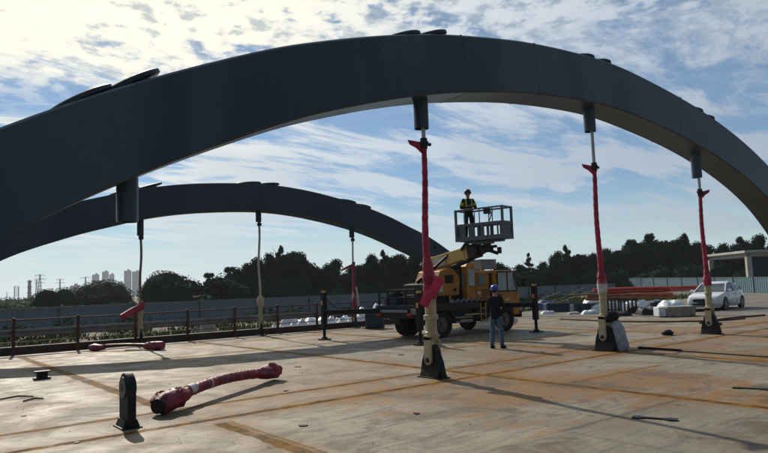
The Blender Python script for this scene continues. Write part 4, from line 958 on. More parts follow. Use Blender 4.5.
# steel pile
bundle(598, 311.5, 672, 309.5, 1.0, 6, .085, 0, 'red painted steel pipes stacked on top of the rusty pile behind the second hanger', M['redsteel'])
bundle(592, 312, 668, 310, .66, 8, .085, 0, 'rusty orange steel pipes under the red ones behind the second hanger', M['rust'])
bundle(645, 309, 703, 305, .95, 6, .08, 0, 'dark red steel pipes lying between the pile and the white car', M['redsteel'])
bundle(560, 313, 606, 312, .95, 2, .05, 0, 'pale timber poles resting on the embankment left of the steel pile', M['wood'], 'timber_poles', 'poles')
heap(617, 311.5, 3.2, .66, 'white plastic sheeting draped below the steel pipes behind the white sack', M['tarp'], seed=3)
heap(645, 311, 2.8, .66, 'white plastic sheeting bulging just right of the second hanger, under the pipes', M['tarp'], seed=4)
heap(672, 311.5, 1.4, .62, 'silvery tarpaulin bundle on a concrete block left of the white car', M['tarp'], seed=8, dy=1.2)
heap(581, 309, 1.6, .34, 'small flat white sheet on the ground left of the second hanger', M['tarp'], seed=9)
heap(597, 307, 1.8, .75, 'white sheeting hump just left of the second hanger', M['tarp'], seed=10)
heap(543, 310, 2.1, .62, 'pale blue tarpaulin hump right of the truck outrigger', M['bluetarp'], seed=12)
heap(533, 310, .9, .35, 'small white bag beside the outrigger right of the truck', M['tarp'], 'rubble_bag', 'bag', seed=14)
heap(618, 316, 1.2, .28, 'dark heap at the end of the deck behind the white sack', M['hose'], 'rag_heap', 'heap', seed=15)
heap(648, 315, 1.0, .45, 'dark machine-like heap by the concrete block left of the car', M['hose'], 'rag_heap', 'heap', seed=18)
def blockbox(px, py, w, dd, h_, label, m, name, cat, z=.02, extra=None):
    p = on_ground(px, py, z); u = Vector((CR.x, CR.y, 0)).normalized(); t = thing(name, label, cat, p, math.atan2(u.y, u.x))
    m_ = MB(); m_.box((0, 0, h_ / 2), (w, dd, h_)); m_.build('body', m, t, bevel=.02)
    if extra: extra(t, w, dd, h_)
    return t
def ribs(t, w, dd, h_):
    for i in range(int(w / .5) + 1): 
        m_ = MB(); m_.box((-w / 2 + i * w / int(w / .5), -dd / 2 - .03, h_ / 2), (.07, .05, h_)); m_.build('rib', M['fencepost'], t)
    m_ = MB(); m_.box((0, -dd / 2 - .03, h_ + .02), (w + .05, .1, .05)); m_.build('rim', M['fencepost'], t)
def feet(t, w, dd, h_):
    m_ = MB(); m_.box((-w * .35, 0, .03), (.12, dd * 1.05, .08)); m_.box((w * .35, 0, .03), (.12, dd * 1.05, .08)); m_.build('skid', M['wood'], t)
    m_ = MB(); m_.box((-w / 2 - .20, -.02, h_ * .5), (.34, dd * .8, h_ * .95)); m_.build('white_face', M['tarp'], t, bevel=.03)
blockbox(678, 316, 1.3, .8, .46, 'beige concrete block with a white end standing at the deck end left of the car', M['block'], 'concrete_block', 'block', extra=feet)
blockbox(561, 311.5, 1.9, .8, .48, 'dark blue ribbed steel skip behind the deck between the outrigger and second hanger', M['container'], 'skip', 'skip', extra=ribs)
blockbox(585, 312, 1.5, .8, .46, 'dark blue ribbed skip just left of the second hanger', M['container'], 'skip', 'skip', extra=ribs)
blockbox(636, 311, 1.3, .5, .42, 'low beige concrete kerb block under the white sheeting right of the second hanger', M['block'], 'concrete_block', 'block')
blockbox(375, 328, .8, .5, .62, 'dark blue plastic bin beside the rear of the truck', M['container'], 'bin', 'bin', extra=ribs)
def rack(px, py, label):
    p = on_ground(px, py, .02); u = Vector((CR.x, CR.y, 0)).normalized(); t = thing('bar_rack', label, 'rack', p, math.atan2(u.y, u.x))
    for i in range(5): m_ = MB(); m_.box((i * .2 - .4, 0, .36), (.07, .07, .72)); m_.build('upright', M['black'], t)
    m_ = MB(); m_.box((0, 0, .75), (1.0, .07, .05)); m_.box((0, 0, .12), (1.0, .07, .05)); m_.build('cross_bar', M['black'], t)
heap(519, 311, 1.0, .36, 'small grey sheeted heap just right of the truck cab behind the deck', M['block'], seed=21)
heap(527, 309, 1.2, .30, 'low white heap between the truck cab and the front outrigger', M['tarp'], seed=22)
heap(548, 314, .8, .22, 'little white bag in front of the blue tarpaulin hump', M['tarp'], 'rubble_bag', 'bag', seed=23, dy=.5)
heap(590, 314.5, .9, .26, 'white bag right beside the foot of the second hanger, behind the deck', M['tarp'], 'rubble_bag', 'bag', seed=24, dy=.5)
heap(574, 314.5, .7, .16, 'tiny pale bag in front of the two blue skips', M['block'], 'rubble_bag', 'bag', seed=25, dy=.5)
heap(606, 309, 1.6, .5, 'black sheeted heap under the left end of the rusty pipes', M['hose'], seed=26)
heap(634, 313.5, 1.0, .42, 'dark heap in front of the white sheeting, right of the racks', M['black'], 'rag_heap', 'heap', seed=27, dy=.7)
heap(656, 311, 1.0, .55, 'black heap left of the silvery tarpaulin bundle', M['hose'], 'rag_heap', 'heap', seed=28, dy=.7)
heap(560, 308, 3.4, .55, 'dark grey sheeted heap behind the blue skips', M['hose'], seed=29)
blockbox(700, 311.5, 1.6, .4, .14, 'long low black case on the ground in front of the white car', M['black'], 'case', 'case')
for i_, (xa, ya, xb, yb, za, zb_, lab) in enumerate([
    (520, 309, 560, 304, .05, .9, 'pole leaning up from the truck side towards the right'),
    (545, 309, 585, 305, .1, 1.25, 'longest pale pole leaning over the blue skips'),
    (556, 312, 600, 307, .5, 1.15, 'pole lying along the top of the blue skips')]):
    a = on_ground(xa, ya) + Vector((0, 0, za)); b = on_ground(xb, yb) + Vector((0, 0, zb_)); s = MB(); s.tube([(0, 0, 0), (b - a) * .5 + Vector((0, 0, .05)), b - a], .05, 8); tag(s.build('timber_pole', M['wood'], loc=a, smooth=True), lab, 'pole', 'loose poles behind the deck')
rack(612, 312, 'small black rack of upright bars just right of the second hanger')
rack(629, 313.5, 'small black barred rack in front of the white sheeting')
# things seen between railing and fence
def low_heap(px, py, dist, w, h_, label, seed, m='tarp'):
    p = at_dist(px, py, dist); t = thing('tarp_heap', label, 'tarpaulin', (p.x, p.y, ground_z(p.x, p.y))); H = p.z - ground_z(p.x, p.y) ; m_ = MB()
    rr = random.Random(seed)
    N1, N2 = 24, 12; vs = []; u = Vector((CR.x, CR.y, 0)).normalized()
    for j in range(N2 + 1):
        for i in range(N1 + 1):
            a, b = i / N1 * 2 - 1, j / N2 * 2 - 1; e = max(0, 1 - abs(a) ** 3) ** .6 * max(0, 1 - abs(b) ** 3) ** .6
            vs.append(u * a * w / 2 + Vector((-u.y, u.x, 0)) * b * w * .3 + Vector((0, 0, e * H * (.8 + .45 * mnoise.noise(Vector((a * 3.2 + seed, b * 2, seed)))))))
    m_.add(vs, [(j * (N1 + 1) + i, j * (N1 + 1) + i + 1, (j + 1) * (N1 + 1) + i + 1, (j + 1) * (N1 + 1) + i) for j in range(N2) for i in range(N1)]); m_.build('cover', M[m], t, smooth=True, auto=60)
low_heap(291, 315, 34, 2.6, 1, 'white sheeting heap seen through the railing, leftmost of the three', 2)
low_heap(318, 312, 36, 3.2, 1, 'white sheeting heap seen through the railing behind the rear outrigger', 3)
low_heap(352, 311, 40, 2.6, 1, 'white sheeting seen behind the far hanger nearest the truck', 4)
low_heap(372, 306, 40, 3.0, 1, 'pale blue tarpaulin heap behind the rear end of the truck', 6, 'tarp')
low_heap(205, 318, 33, 1.4, 1, 'small pale heap of rubble in the grass below the railing', 8, 'block')
low_heap(392, 303, 42, 3.0, 1, 'grey-blue tarpaulin heap just left of the truck rear wheel', 9, 'bluetarp')

# ================================================================ CRANE TRUCK
TX, TY = 13.2, 17.7
tr = thing('crane_truck', 'yellow crane truck standing on its outriggers in the middle of the deck', 'truck', (TX, TY, 0))
def tp(name, m, fn, bevel=.012, smooth=False, parent=tr, auto=35):
    s = MB(); fn(s); s.v = [(x - TX, y, z) if parent is tr or True else (x, y, z) for x, y, z in s.v]
    return s.build(name, m, parent, bevel=bevel, smooth=smooth, auto=auto)
NYR = -1.08          # near side of the truck, local y
def f(s):
    for y in (-.42, .42): s.box((17.1, y, .82), (5.2, .12, .24))
    for x in (14.6, 16.5, 17.6, 19.2): s.box((x, 0, .82), (.12, .8, .16))
tp('chassis_frame', M['black'], f)
def f(s): s.box((16.1, 0, 1.12), (3.3, 2.16, .12)); s.box((16.1, NYR - .005, 1.02), (3.3, .04, .16)); s.box((16.1, 1.085, 1.02), (3.3, .04, .16))
tp('platform', M['dark_steel'], f)
def f(s): s.box((14.75, 0, .95), (.5, 1.9, .42)); s.box((14.46, 0, .82), (.1, 2.1, .16))
tp('rear_body', M['black'], f)
def f(s): s.box((14.40, 0, .98), (.03, 1.5, .10))
tp('tail_board', M['grey_panel'], f)
for y in (-.85, .85): tp('tail_light', M['redlamp'], lambda s, y=y: s.box((14.40, y, .86), (.05, .26, .10)))
# toolboxes, tank, fenders along the near side
tp('toolbox', M['black'], lambda s: s.box((16.75, -.82, .72), (1.0, .5, .46)))
tp('toolbox', M['black'], lambda s: s.box((16.75, .82, .72), (1.0, .5, .46)))
tp('step_bar', M['boomyellow'], lambda s: (s.box((17.2, -1.12, .74), (.75, .04, .05)), s.box((16.9, -1.10, .55), (.6, .04, .04))))
tp('rear_rack', M['black'], lambda s: [s.box((14.55, y, 1.45), (.06, .06, .56)) for y in (-1.0, -.5, .0, .5, 1.0)] + [s.box((14.55, 0, z), (.05, 2.1, .05)) for z in (1.45, 1.72)])
tp('tool_crate', M['dark_steel'], lambda s: s.box((15.1, -.55, 1.36), (.8, .7, .36)), bevel=.02)
tp('tool_crate', M['container'], lambda s: s.box((15.05, .5, 1.32), (.7, .6, .28)), bevel=.02)
tp('fuel_tank', M['dark_steel'], lambda s: s.cyl((17.55, -.82, .68), (18.15, -.82, .68), .24, 18), smooth=True)
tp('hose_bundle', M['grey_panel'], lambda s: [s.tube([(16.2 + i * .28, -1.0, 1.22), (16.32 + i * .28, -1.04, 1.30), (16.45 + i * .28, -1.0, 1.20)], .035, 8) for i in range(6)], bevel=0, smooth=True)
def wheel(x, y, dual):
    w = bpy.data.objects.new('wheel', None); col.objects.link(w); w.parent = tr; w.location = (x - TX, y, .46)
    s = MB(); sg = -1 if y < 0 else 1
    for k_ in range(2 if dual else 1):
        yy = -sg * k_ * .27; prof = [(-.11, .27), (-.115, .40), (-.085, .455), (.085, .455), (.115, .40), (.11, .27)]; n_ = 30
        vs = [(r_ * math.cos(2 * math.pi * i / n_), yy + a, r_ * math.sin(2 * math.pi * i / n_)) for a, r_ in prof for i in range(n_)]
        s.add(vs, [(j * n_ + i, j * n_ + (i + 1) % n_, ((j + 1) % 6) * n_ + (i + 1) % n_, ((j + 1) % 6) * n_ + i) for j in range(6) for i in range(n_)])
        for i in range(n_):   # tread blocks
            a = 2 * math.pi * (i + .5) / n_; s.box((math.cos(a) * .452, yy, math.sin(a) * .452), (.02, .17, .055), Euler((0, -a, 0)))
    s.build('tyre', M['rubber'], w, smooth=True, auto=30)
    s = MB(); s.cyl((0, sg * .02, 0), (0, sg * .06, 0), .27, 24); s.cyl((0, sg * .05, 0), (0, sg * .13, 0), .10, 14)
    for i in range(8): a = 2 * math.pi * i / 8; s.cyl((math.cos(a) * .16, sg * .05, math.sin(a) * .16), (math.cos(a) * .16, sg * .085, math.sin(a) * .16), .018, 6)
    s.build('rim', M['rim'], w, smooth=True, auto=30)
for y in (-.98, .98): wheel(15.75, y, True); wheel(19.1, y, False)
def fender(x, y):
    def f(s):
        pr = [(.60 * math.cos(a), .60 * math.sin(a)) for a in [math.pi * i / 12 for i in range(13)]] + [(.56 * math.cos(a), .56 * math.sin(a)) for a in [math.pi * (12 - i) / 12 for i in range(13)]]
        s.prism(pr, .5, o=(x, y, .46), u=(1, 0, 0), w=(0, 0, 1))
    tp('mudguard', M['black'], f, bevel=0)
for y in (-.85, .85): fender(15.75, y)
# cab: short yellow cab on the right with a dark gap behind it
def f(s): s.prism([(18.52, .62), (18.62, .62), (18.66, .98), (19.56, .98), (19.62, .60), (19.98, .60), (19.98, 1.45), (19.74, 2.20), (19.55, 2.33), (18.52, 2.35)], 2.06, u=(1, 0, 0), w=(0, 0, 1))
tp('cab', M['yellow'], f, bevel=.035)
cabdoor = tp('door', M['yellow'], lambda s: [s.prism([(18.72, 1.0), (19.55, 1.0), (19.84, 1.2), (19.84, 1.50), (18.72, 1.50)], .03, o=(0, sg * 1.035, 0), u=(1, 0, 0), w=(0, 0, 1)) for sg in (-1,)])
tp('handle', M['black'], lambda s: s.box((18.85, -1.07, 1.38), (.16, .03, .04)), parent=cabdoor)
for sg in (-1, 1): tp('side_window', M['reflglass'], lambda s: s.prism([(18.76, 1.55), (19.83, 1.55), (19.64, 2.19), (19.52, 2.25), (18.76, 2.25)], .012, o=(0, sg * 1.034, 0), u=(1, 0, 0), w=(0, 0, 1)), bevel=0)
tp('window_trim', M['black'], lambda s: [s.bar(a, b, .03, .04) for a, b in (((18.74, -1.045, 1.53), (19.86, -1.045, 1.53)), ((18.74, -1.045, 2.27), (19.54, -1.045, 2.27)), ((18.74, -1.045, 1.53), (18.74, -1.045, 2.27)), ((19.30, -1.045, 1.53), (19.30, -1.045, 2.27)), ((19.85, -1.045, 1.55), (19.66, -1.045, 2.2)))], bevel=0)
tp('windscreen', M['glass'], lambda s: s.prism([(-.92, 0), (.92, 0), (.88, .74), (-.88, .74)], .015, o=(19.99, 0, 1.47), u=(0, 1, 0), w=Vector((-.30, 0, .95)).normalized()), bevel=0)
tp('bumper', M['black'], lambda s: s.box((20.02, 0, .62), (.14, 2.1, .26)), bevel=.03)
for y in (-.8, .8): tp('headlight', M['lamp'], lambda s, y=y: s.box((19.99, y, .95), (.05, .3, .2)), bevel=.02)
mir = tp('mirror', M['black'], lambda s: (s.box((19.98, -1.28, 1.86), (.07, .18, .34)),), bevel=.02)
tp('mirror_arm', M['black'], lambda s: (s.bar((19.86, -1.03, 1.72), (19.98, -1.24, 1.75), .03), s.bar((19.8, -1.02, 2.1), (19.98, -1.24, 1.98), .03)), parent=mir)
tp('indicator', M['orange'], lambda s: s.box((19.90, -1.045, 1.30), (.12, .03, .07)))
# crew body between turret and cab
tp('body_panel', M['yellow'], lambda s: (s.box((17.95, -.45, 1.76), (.72, 1.14, 1.10)), s.box((17.95, .45, 1.70), (.72, .7, .98))), bevel=.03)
tp('body_window', M['glass'], lambda s: s.box((17.86, -1.026, 1.98), (.30, .02, .42)), bevel=.01)
tp('louvre', M['black'], lambda s: [s.box((18.05, -1.03, 1.40 + i * .06), (.4, .02, .02)) for i in range(4)], bevel=0)
tp('cab_gap_shade', M['black'], lambda s: (s.box((18.42, 0, 1.5), (.18, 1.9, 1.5)), s.box((18.42, -.98, .98), (.2, .06, .5))))  # black blocks stand in for the shade in the gap behind the cab
tp('roof_box', M['grey_panel'], lambda s: (s.box((18.85, -.1, 2.58), (.85, .9, .36)), s.box((18.85, -.1, 2.775), (.89, .94, .03))), bevel=.02)
tp('grab_rail', M['black'], lambda s: (s.bar((18.66, -1.10, 1.1), (18.66, -1.10, 2.1), .025), s.bar((18.66, -1.10, 1.1), (18.66, -1.03, 1.1), .025), s.bar((18.66, -1.10, 2.1), (18.66, -1.03, 2.1), .025)), bevel=0)
tp('body_seam', M['black'], lambda s: (s.box((17.95, -1.026, 1.62), (.72, .006, .012)), s.box((17.66, -1.026, 1.76), (.012, .006, 1.0)), s.box((18.24, -1.026, 1.76), (.012, .006, 1.0)), s.box((17.95, -1.026, 1.30), (.72, .006, .03))), bevel=0)
tp('warning_label', M['boomwhite'], lambda s: s.box((17.72, -1.028, 1.50), (.16, .006, .10)), bevel=0)
tp('warning_label', M['boomwhite'], lambda s: s.box((19.25, -1.056, 1.20), (.22, .006, .09)), bevel=0)
tp('roof_lamp', M['orange'], lambda s: s.cyl((19.5, .4, 2.33), (19.5, .4, 2.46), .07, 14), bevel=0, smooth=True)
tp('ladder', M['boomyellow'], lambda s: [s.bar((x, -1.12, .42), (x, -1.12, 1.15), .025) for x in (17.66, 17.92)] + [s.bar((17.66, -1.12, z), (17.92, -1.12, z), .025) for z in (.5, .72, .94)], bevel=0)
tp('side_guard', M['grey_panel'], lambda s: [s.box((16.8, -1.10, z), (.9, .03, .07)) for z in (.50, .66)])
tp('exhaust_stack', M['dark_steel'], lambda s: s.tube([(18.42, .7, 1.0), (18.42, .7, 2.55), (18.36, .7, 2.68)], .05, 12), bevel=0, smooth=True)
tp('spare_wheel', M['rubber'], lambda s: s.cyl((15.25, .75, 1.25), (15.25, .98, 1.25), .40, 24), bevel=.04, smooth=True)
# operator cabin and slewing turret
tp('operator_cabin', M['yellow'], lambda s: s.prism([(17.08, 1.28), (17.55, 1.28), (17.55, 2.62), (17.20, 2.66), (17.08, 2.5)], .82, o=(0, -.62, 0), u=(1, 0, 0), w=(0, 0, 1)), bevel=.03)
tp('cabin_window', M['reflglass'], lambda s: (s.box((17.32, -1.036, 2.08), (.34, .015, .60)), s.box((17.072, -.62, 2.02), (.015, .5, .6))), bevel=.006)
tp('cabin_frame', M['black'], lambda s: (s.box((17.0, -.55, 1.9), (.12, .5, 1.3)),))
tp('slew_ring', M['dark_steel'], lambda s: s.cyl((16.3, 0, 1.18), (16.3, 0, 1.45), .62, 28), smooth=True)
def f(s): s.prism([(15.78, 1.45), (16.85, 1.45), (16.92, 2.10), (16.55, 2.48), (15.95, 2.36), (15.72, 1.9)], 1.2, o=(0, -.25, 0), u=(1, 0, 0), w=(0, 0, 1))
tp('turret', M['yellow'], f, bevel=.03)
tp('white_plate', M['boomwhite'], lambda s: (s.box((15.93, -.862, 1.80), (.16, .012, .42)),), bevel=0)
tp('turret_opening', M['black'], lambda s: (s.box((16.35, -.862, 2.05), (.42, .02, .30)), s.cyl((16.62, -.86, 1.66), (16.62, -.885, 1.66), .07, 14)))
tp('counterweight', M['black'], lambda s: s.prism([(15.35, 1.3), (15.80, 1.3), (15.80, 1.95), (15.45, 1.9)], 1.3, u=(1, 0, 0), w=(0, 0, 1)), bevel=.03)
# boom: yellow-white telescopic box with dark knuckle
b0 = Vector((16.58, .45, 2.62)); b1 = Vector((16.66, -1.75, 2.98)); bd = (b1 - b0).normalized(); bsd = bd.cross(Vector((0, 0, 1))).normalized(); bu = bsd.cross(bd); rmb = Matrix((bd, -bsd, bu)).transposed()
def bpt(t_, s_=0.0, u_=0.0): return b0 + bd * t_ + bsd * s_ + bu * u_
LB = (b1 - b0).length
tp('boom', M['boomyellow'], lambda s: (s.box(bpt(LB / 2), (LB, .34, .44), rmb), s.box(bpt(.1), (.36, .42, .54), rmb), s.box(bpt(LB - .25), (.07, .40, .52), rmb), s.box(bpt(LB * .5), (.05, .37, .48), rmb)), bevel=.02)
for sg in (-1, 1): tp('boom_plate', M['boomwhite'], lambda s: (s.box(bpt(LB * .33, sg * .178, -.04), (.62, .014, .30), rmb),), bevel=0)
tp('boom_head', M['dark_steel'], lambda s: (s.box(bpt(LB + .14), (.40, .38, .48), rmb), s.cyl(bpt(LB + .30, -.25), bpt(LB + .30, .25), .16, 16), s.bar(bpt(LB - .3, 0, -.28), bpt(LB + .6, 0, -.10), .16, .12)), bevel=.015)
tp('luffing_cylinder', M['black'], lambda s: (s.cyl((15.62, .1, 1.95), (16.15, -.35, 2.5), .075, 12), s.cyl((16.12, -.32, 2.47), (16.5, -.75, 2.95), .045, 12)), smooth=True, bevel=0)
tp('lower_cylinder', M['dark_steel'], lambda s: (s.cyl((16.5, -.2, 2.30), (16.66, -1.5, 2.66), .07, 12),), smooth=True, bevel=0)
tp('beacon_post', M['black'], lambda s: (s.cyl((16.8, .3, 2.8), (16.8, .3, 3.22), .018, 8), s.cyl((16.8, .3, 3.22), (16.8, .3, 3.32), .07, 12)), bevel=0)
def f(s):
    k0 = bpt(LB + .35); k1 = Vector((16.55, -2.62, 3.02))
    s.bar(k0, k1, .2, .2); s.cyl(k0 + Vector((-.2, 0, 0)), k0 + Vector((.2, 0, 0)), .14, 14); s.cyl(k1, k1 + Vector((0, 0, .26)), .13, 16)
    s.box(k1 + Vector((0, .05, .02)), (.34, .34, .16)); s.cyl(k1 + Vector((0, -.1, -.05)), k1 + Vector((.22, -.28, -.16)), .06, 10); s.box(k1 + Vector((.26, -.3, -.05)), (.13, .1, .22)); s.cyl(k1 + Vector((-.3, .1, .05)), k1 + Vector((.25, -.2, .1)), .05, 10)
tp('jib_knuckle', M['dark_steel'], f, bevel=.01)
tp('hydraulic_hoses', M['hose'], lambda s: [s.tube([bpt(LB - .3, .2, .1 + i * .03), bpt(LB, .26, .22 + i * .04), bpt(LB + .3, .24, .12), Vector((16.6, -2.5, 3.1 + i * .03))], .02, 6) for i in range(4)], bevel=0, smooth=True)
# outriggers
def outrigger(x, y, top, yin, cap='yellow'):
    o = tp('outrigger', M['black'], lambda s: (s.cyl((x, y, .05), (x, y, .55), .055, 14), s.box((x, y, (top + .45) / 2), (.17, .17, top - .45)), s.bar((x, y, 1.0), (14.75 if x < 15 else x - .2, yin, .98), .13, .17)), bevel=.008)
    tp('foot_pad', M['black'], lambda s: (s.cyl((x, y, .005), (x, y, .045), .25, 20), s.cyl((x, y, .04), (x, y, .10), .11, 14)), parent=o, bevel=0)
    tp('cap', M['boomyellow'], lambda s: s.cyl((x, y, top), (x, y, top + .07), .08, 12), parent=o, bevel=0)
    tp('reflector', M['orange'], lambda s: s.box((x - .09, y - .005, top - .38), (.015, .10, .16)), parent=o, bevel=0)
    tp('pressure_hose', M['hose'], lambda s: s.tube([(x, y, top - .1), (x + .1, y * .92, top - .35), (x + .25, y * .8, 1.14), (x + .6, y * .62, 1.10)], .02, 6), parent=o, bevel=0)
outrigger(12.95, 2.28, 1.72, .5); outrigger(13.45, -2.45, 1.62, -.5); outrigger(19.15, -2.45, 1.70, -.5); outrigger(19.15, 2.3, 1.62, .5)

# ================================================================ BASKET
BA = Vector((19.08, 16.25, 0)); ba_ang = math.atan2(-2.14, .47)     # long axis
BZ0 = 3.32
bk = thing('work_basket', 'grey steel work basket raised above the truck cab with a worker standing in it', 'work basket', (16.42, 15.10, BZ0), ba_ang)
BLn, BW, BH = 1.90, .70, 1.12
def bp(name, fn, m=M['basket'], bevel=.006): s = MB(); fn(s); return s.build(name, m, bk, bevel=bevel)
bp('floor', lambda s: (s.box((0, 0, .03), (BLn, BW, .05)), s.box((0, 0, -.03), (BLn * .8, .16, .08)), s.box((0, 0, -.08), (.5, .5, .06))))
for sx_ in (-1, 1):
    for sy_ in (-1, 1): bp('corner_post', lambda s: s.box((sx_ * (BLn / 2 - .035), sy_ * (BW / 2 - .035), BH / 2), (.075, .075, BH)))
MZ = .56
for sy_ in (-1, 1):
    y = sy_ * (BW / 2 - .03)
    for z, h_ in ((BH - .03, .055), (MZ, .09), (.085, .14)): bp('long_rail', lambda s: s.box((0, y, z), (BLn, .05, h_)))
    for x in (-.54, .04, .54): bp('upright', lambda s: s.box((x, y, (BH + MZ) / 2), (.03, .03, BH - MZ - .06)))
    for x in (-.74, -.39, -.22, -.04, .10, .37, .83): bp('lower_upright', lambda s: s.box((x, y, MZ / 2 + .04), (.055, .03, MZ - .14)))
    for x0, x1 in ((-.39, -.22), (-.74, -.54), (.10, .21)): bp('side_panel', lambda s: s.box(((x0 + x1) / 2, y, MZ / 2 + .04), (x1 - x0, .012, MZ - .14)))
for sx_ in (-1, 1):
    x = sx_ * (BLn / 2 - .03)
    for z, h_ in ((BH - .03, .055), (MZ, .09), (.085, .14)): bp('end_rail', lambda s: s.box((x, 0, z), (.05, BW, h_)))
    bp('end_panel', lambda s: s.box((x, 0, MZ / 2 + .04), (.012, BW - .1, MZ - .14)))
bp('gate_strut', lambda s: (s.bar((.02, BW / 2 - .05, .60), (.22, BW / 2 - .05, 1.04), .03), s.bar((.22, BW / 2 - .05, 1.04), (.04, BW / 2 - .05, .88), .025)), M['black'])
bp('control_box', lambda s: (s.box((.30, -BW / 2 + .12, .98), (.22, .14, .18)),), M['dark_steel'])

# ================================================================ CAR
cf = on_ground(716, 306); cr_ = on_ground(735.5, 305)
ca = thing('parked_car', 'white saloon car parked on the approach road behind the rightmost hanger', 'car', (36.5, 16.55, .02), R(187))
def loft(s, st, close=True):
    n_ = len(st[0]); vs = [v for ring in st for v in ring]
    fs = [(j * n_ + i, j * n_ + (i + 1) % n_, (j + 1) * n_ + (i + 1) % n_, (j + 1) * n_ + i) for j in range(len(st) - 1) for i in range(n_)]
    fs += [tuple(range(n_ - 1, -1, -1)), tuple((len(st) - 1) * n_ + i for i in range(n_))]; s.add(vs, fs)
def ring(x, zb, zm, zt, wb, wm, wt): # closed cross-section
    h_ = [(wb, zb), (wm, zb + .10), (wm + .012, zm), (wt, zt - .03), (wt * .82, zt)]
    return [(x, y, z) for y, z in h_] + [(x, -y, z) for y, z in reversed(h_)]
s = MB(); loft(s, [ring(*a) for a in ((2.27, .30, .5, .62, .50, .62, .55), (2.20, .22, .52, .72, .66, .76, .70), (2.0, .19, .56, .80, .76, .85, .76), (1.55, .18, .60, .88, .80, .88, .78), (.95, .18, .64, .96, .82, .895, .80), (.2, .18, .66, .98, .83, .90, .82), (-.9, .18, .68, 1.0, .83, .90, .82), (-1.5, .18, .70, 1.03, .82, .89, .80), (-1.95, .20, .70, 1.04, .78, .86, .76), (-2.2, .26, .68, 1.0, .68, .78, .70), (-2.27, .34, .62, .90, .60, .70, .62))])
body = s.build('body', M['carwhite'], ca, smooth=True, auto=40)
s = MB(); gh = ((1.02, .94, .96, .74), (.35, .96, 1.36, .60), (.0, .97, 1.455, .575), (-.6, .98, 1.475, .57), (-1.1, .99, 1.42, .56), (-1.45, 1.0, 1.30, .56), (-1.85, 1.01, 1.06, .62))
loft(s, [[(x, .79, zb), (x, (w + .79) / 2 + .02, (zb + zt) / 2), (x, w, zt), (x, -w, zt), (x, -(w + .79) / 2 - .02, (zb + zt) / 2), (x, -.79, zb)] for x, zb, zt, w in gh])
s.build('window_glass', M['glass'], ca, smooth=True, auto=35)
s = MB(); loft(s, [[(x, w + .03, zt - .035), (x, w - .03, zt + .02), (x, -w + .03, zt + .02), (x, -w - .03, zt - .035)] for x, zb, zt, w in gh[1:6]])
s.build('roof', M['carwhite'], ca, smooth=True, auto=50)
for sg in (-1, 1):
    s = MB(); s.bar((1.08, sg * .79, .95), (.32, sg * .625, 1.37), .06); s.build('window_pillar', M['carwhite'], ca, bevel=.01); s = MB(); s.bar((.32, sg * .635, 1.36), (.0, sg * .605, 1.44), .06); s.build('window_pillar', M['carwhite'], ca, bevel=.01); s = MB(); s.bar((-.42, sg * .83, .98), (-.42, sg * .60, 1.46), .06, .05); s.build('window_pillar', M['carwhite'], ca, bevel=.01)
    s = MB(); s.bar((-1.88, sg * .73, 1.03), (-1.40, sg * .60, 1.33), .14, .06); s.bar((-1.25, sg * .80, 1.0), (-1.40, sg * .60, 1.33), .10, .05)
    s.build('window_pillar', M['carwhite'], ca, bevel=.01)
for sg in (-1, 1):
    for x in (1.42, -1.38):
        w = bpy.data.objects.new('wheel', None); col.objects.link(w); w.parent = ca; w.location = (x, sg * .80, .325)
        s = MB(); n_ = 28; prof = [(-.10, .20), (-.105, .29), (-.08, .325), (.08, .325), (.105, .29), (.10, .20)]
        s.add([(r_ * math.cos(2 * math.pi * i / n_), a, r_ * math.sin(2 * math.pi * i / n_)) for a, r_ in prof for i in range(n_)], [(j * n_ + i, j * n_ + (i + 1) % n_, ((j + 1) % 6) * n_ + (i + 1) % n_, ((j + 1) % 6) * n_ + i) for j in range(6) for i in range(n_)]); s.build('tyre', M['rubber'], w, smooth=True)
        s = MB(); s.cyl((0, sg * .05, 0), (0, sg * .07, 0), .205, 20)
        for i in range(5): a = 2 * math.pi * i / 5; s.bar((0, sg * .085, 0), (math.cos(a) * .2, sg * .085, math.sin(a) * .2), .05, .05)
        s.build('rim', M['rod'], w)
        s = MB(); s.cyl((x, sg * .82, .325), (x, sg * .907, .325), .375, 28); s.build('wheel_arch', M['black'], ca)
    for y in (sg,):
        s = MB(); s.prism([(0, 0), (.30, .03), (.26, .12), (.05, .10)], .04, o=(2.215, sg * .50, .60), u=(-.35, sg * .93, 0), w=(0, 0, 1)); s.build('headlight', M['lamp'], ca, bevel=.01)
        s = MB(); s.box((.85, sg * .97, 1.02), (.10, .18, .12)); s.build('mirror', M['carwhite'], ca, bevel=.03)
        s = MB(); s.box((-2.2, sg * .6, .80), (.1, .26, .14)); s.build('tail_light', M['redlamp'], ca, bevel=.02)
        for x in (-.2, -1.15): s = MB(); s.box((x, sg * .905, .82), (.16, .03, .03)); s.build('door_handle', M['rod'], ca)
s = MB()
for sg in (-1, 1):
    for x in (.95, -.42, -1.2): s.box((x, sg * .905, .60), (.012, .008, .66 if x != -1.2 else .5))
s.build('door_seams', M['black'], ca)
s = MB(); s.prism([(-.45, 0), (.45, 0), (.50, .12), (.3, .17), (-.3, .17), (-.50, .12)], .03, o=(2.29, 0, .44), u=(0, 1, 0), w=(-.2, 0, .98)); s.build('grille', M['black'], ca, bevel=.01)
s = MB(); s.prism([(-.55, 0), (.55, 0), (.5, .10), (-.5, .10)], .03, o=(2.285, 0, .27), u=(0, 1, 0), w=(0, 0, 1)); s.build('lower_intake', M['black'], ca)
s = MB(); s.box((2.315, 0, .40), (.015, .44, .12)); s.build('number_plate', M['container'], ca)

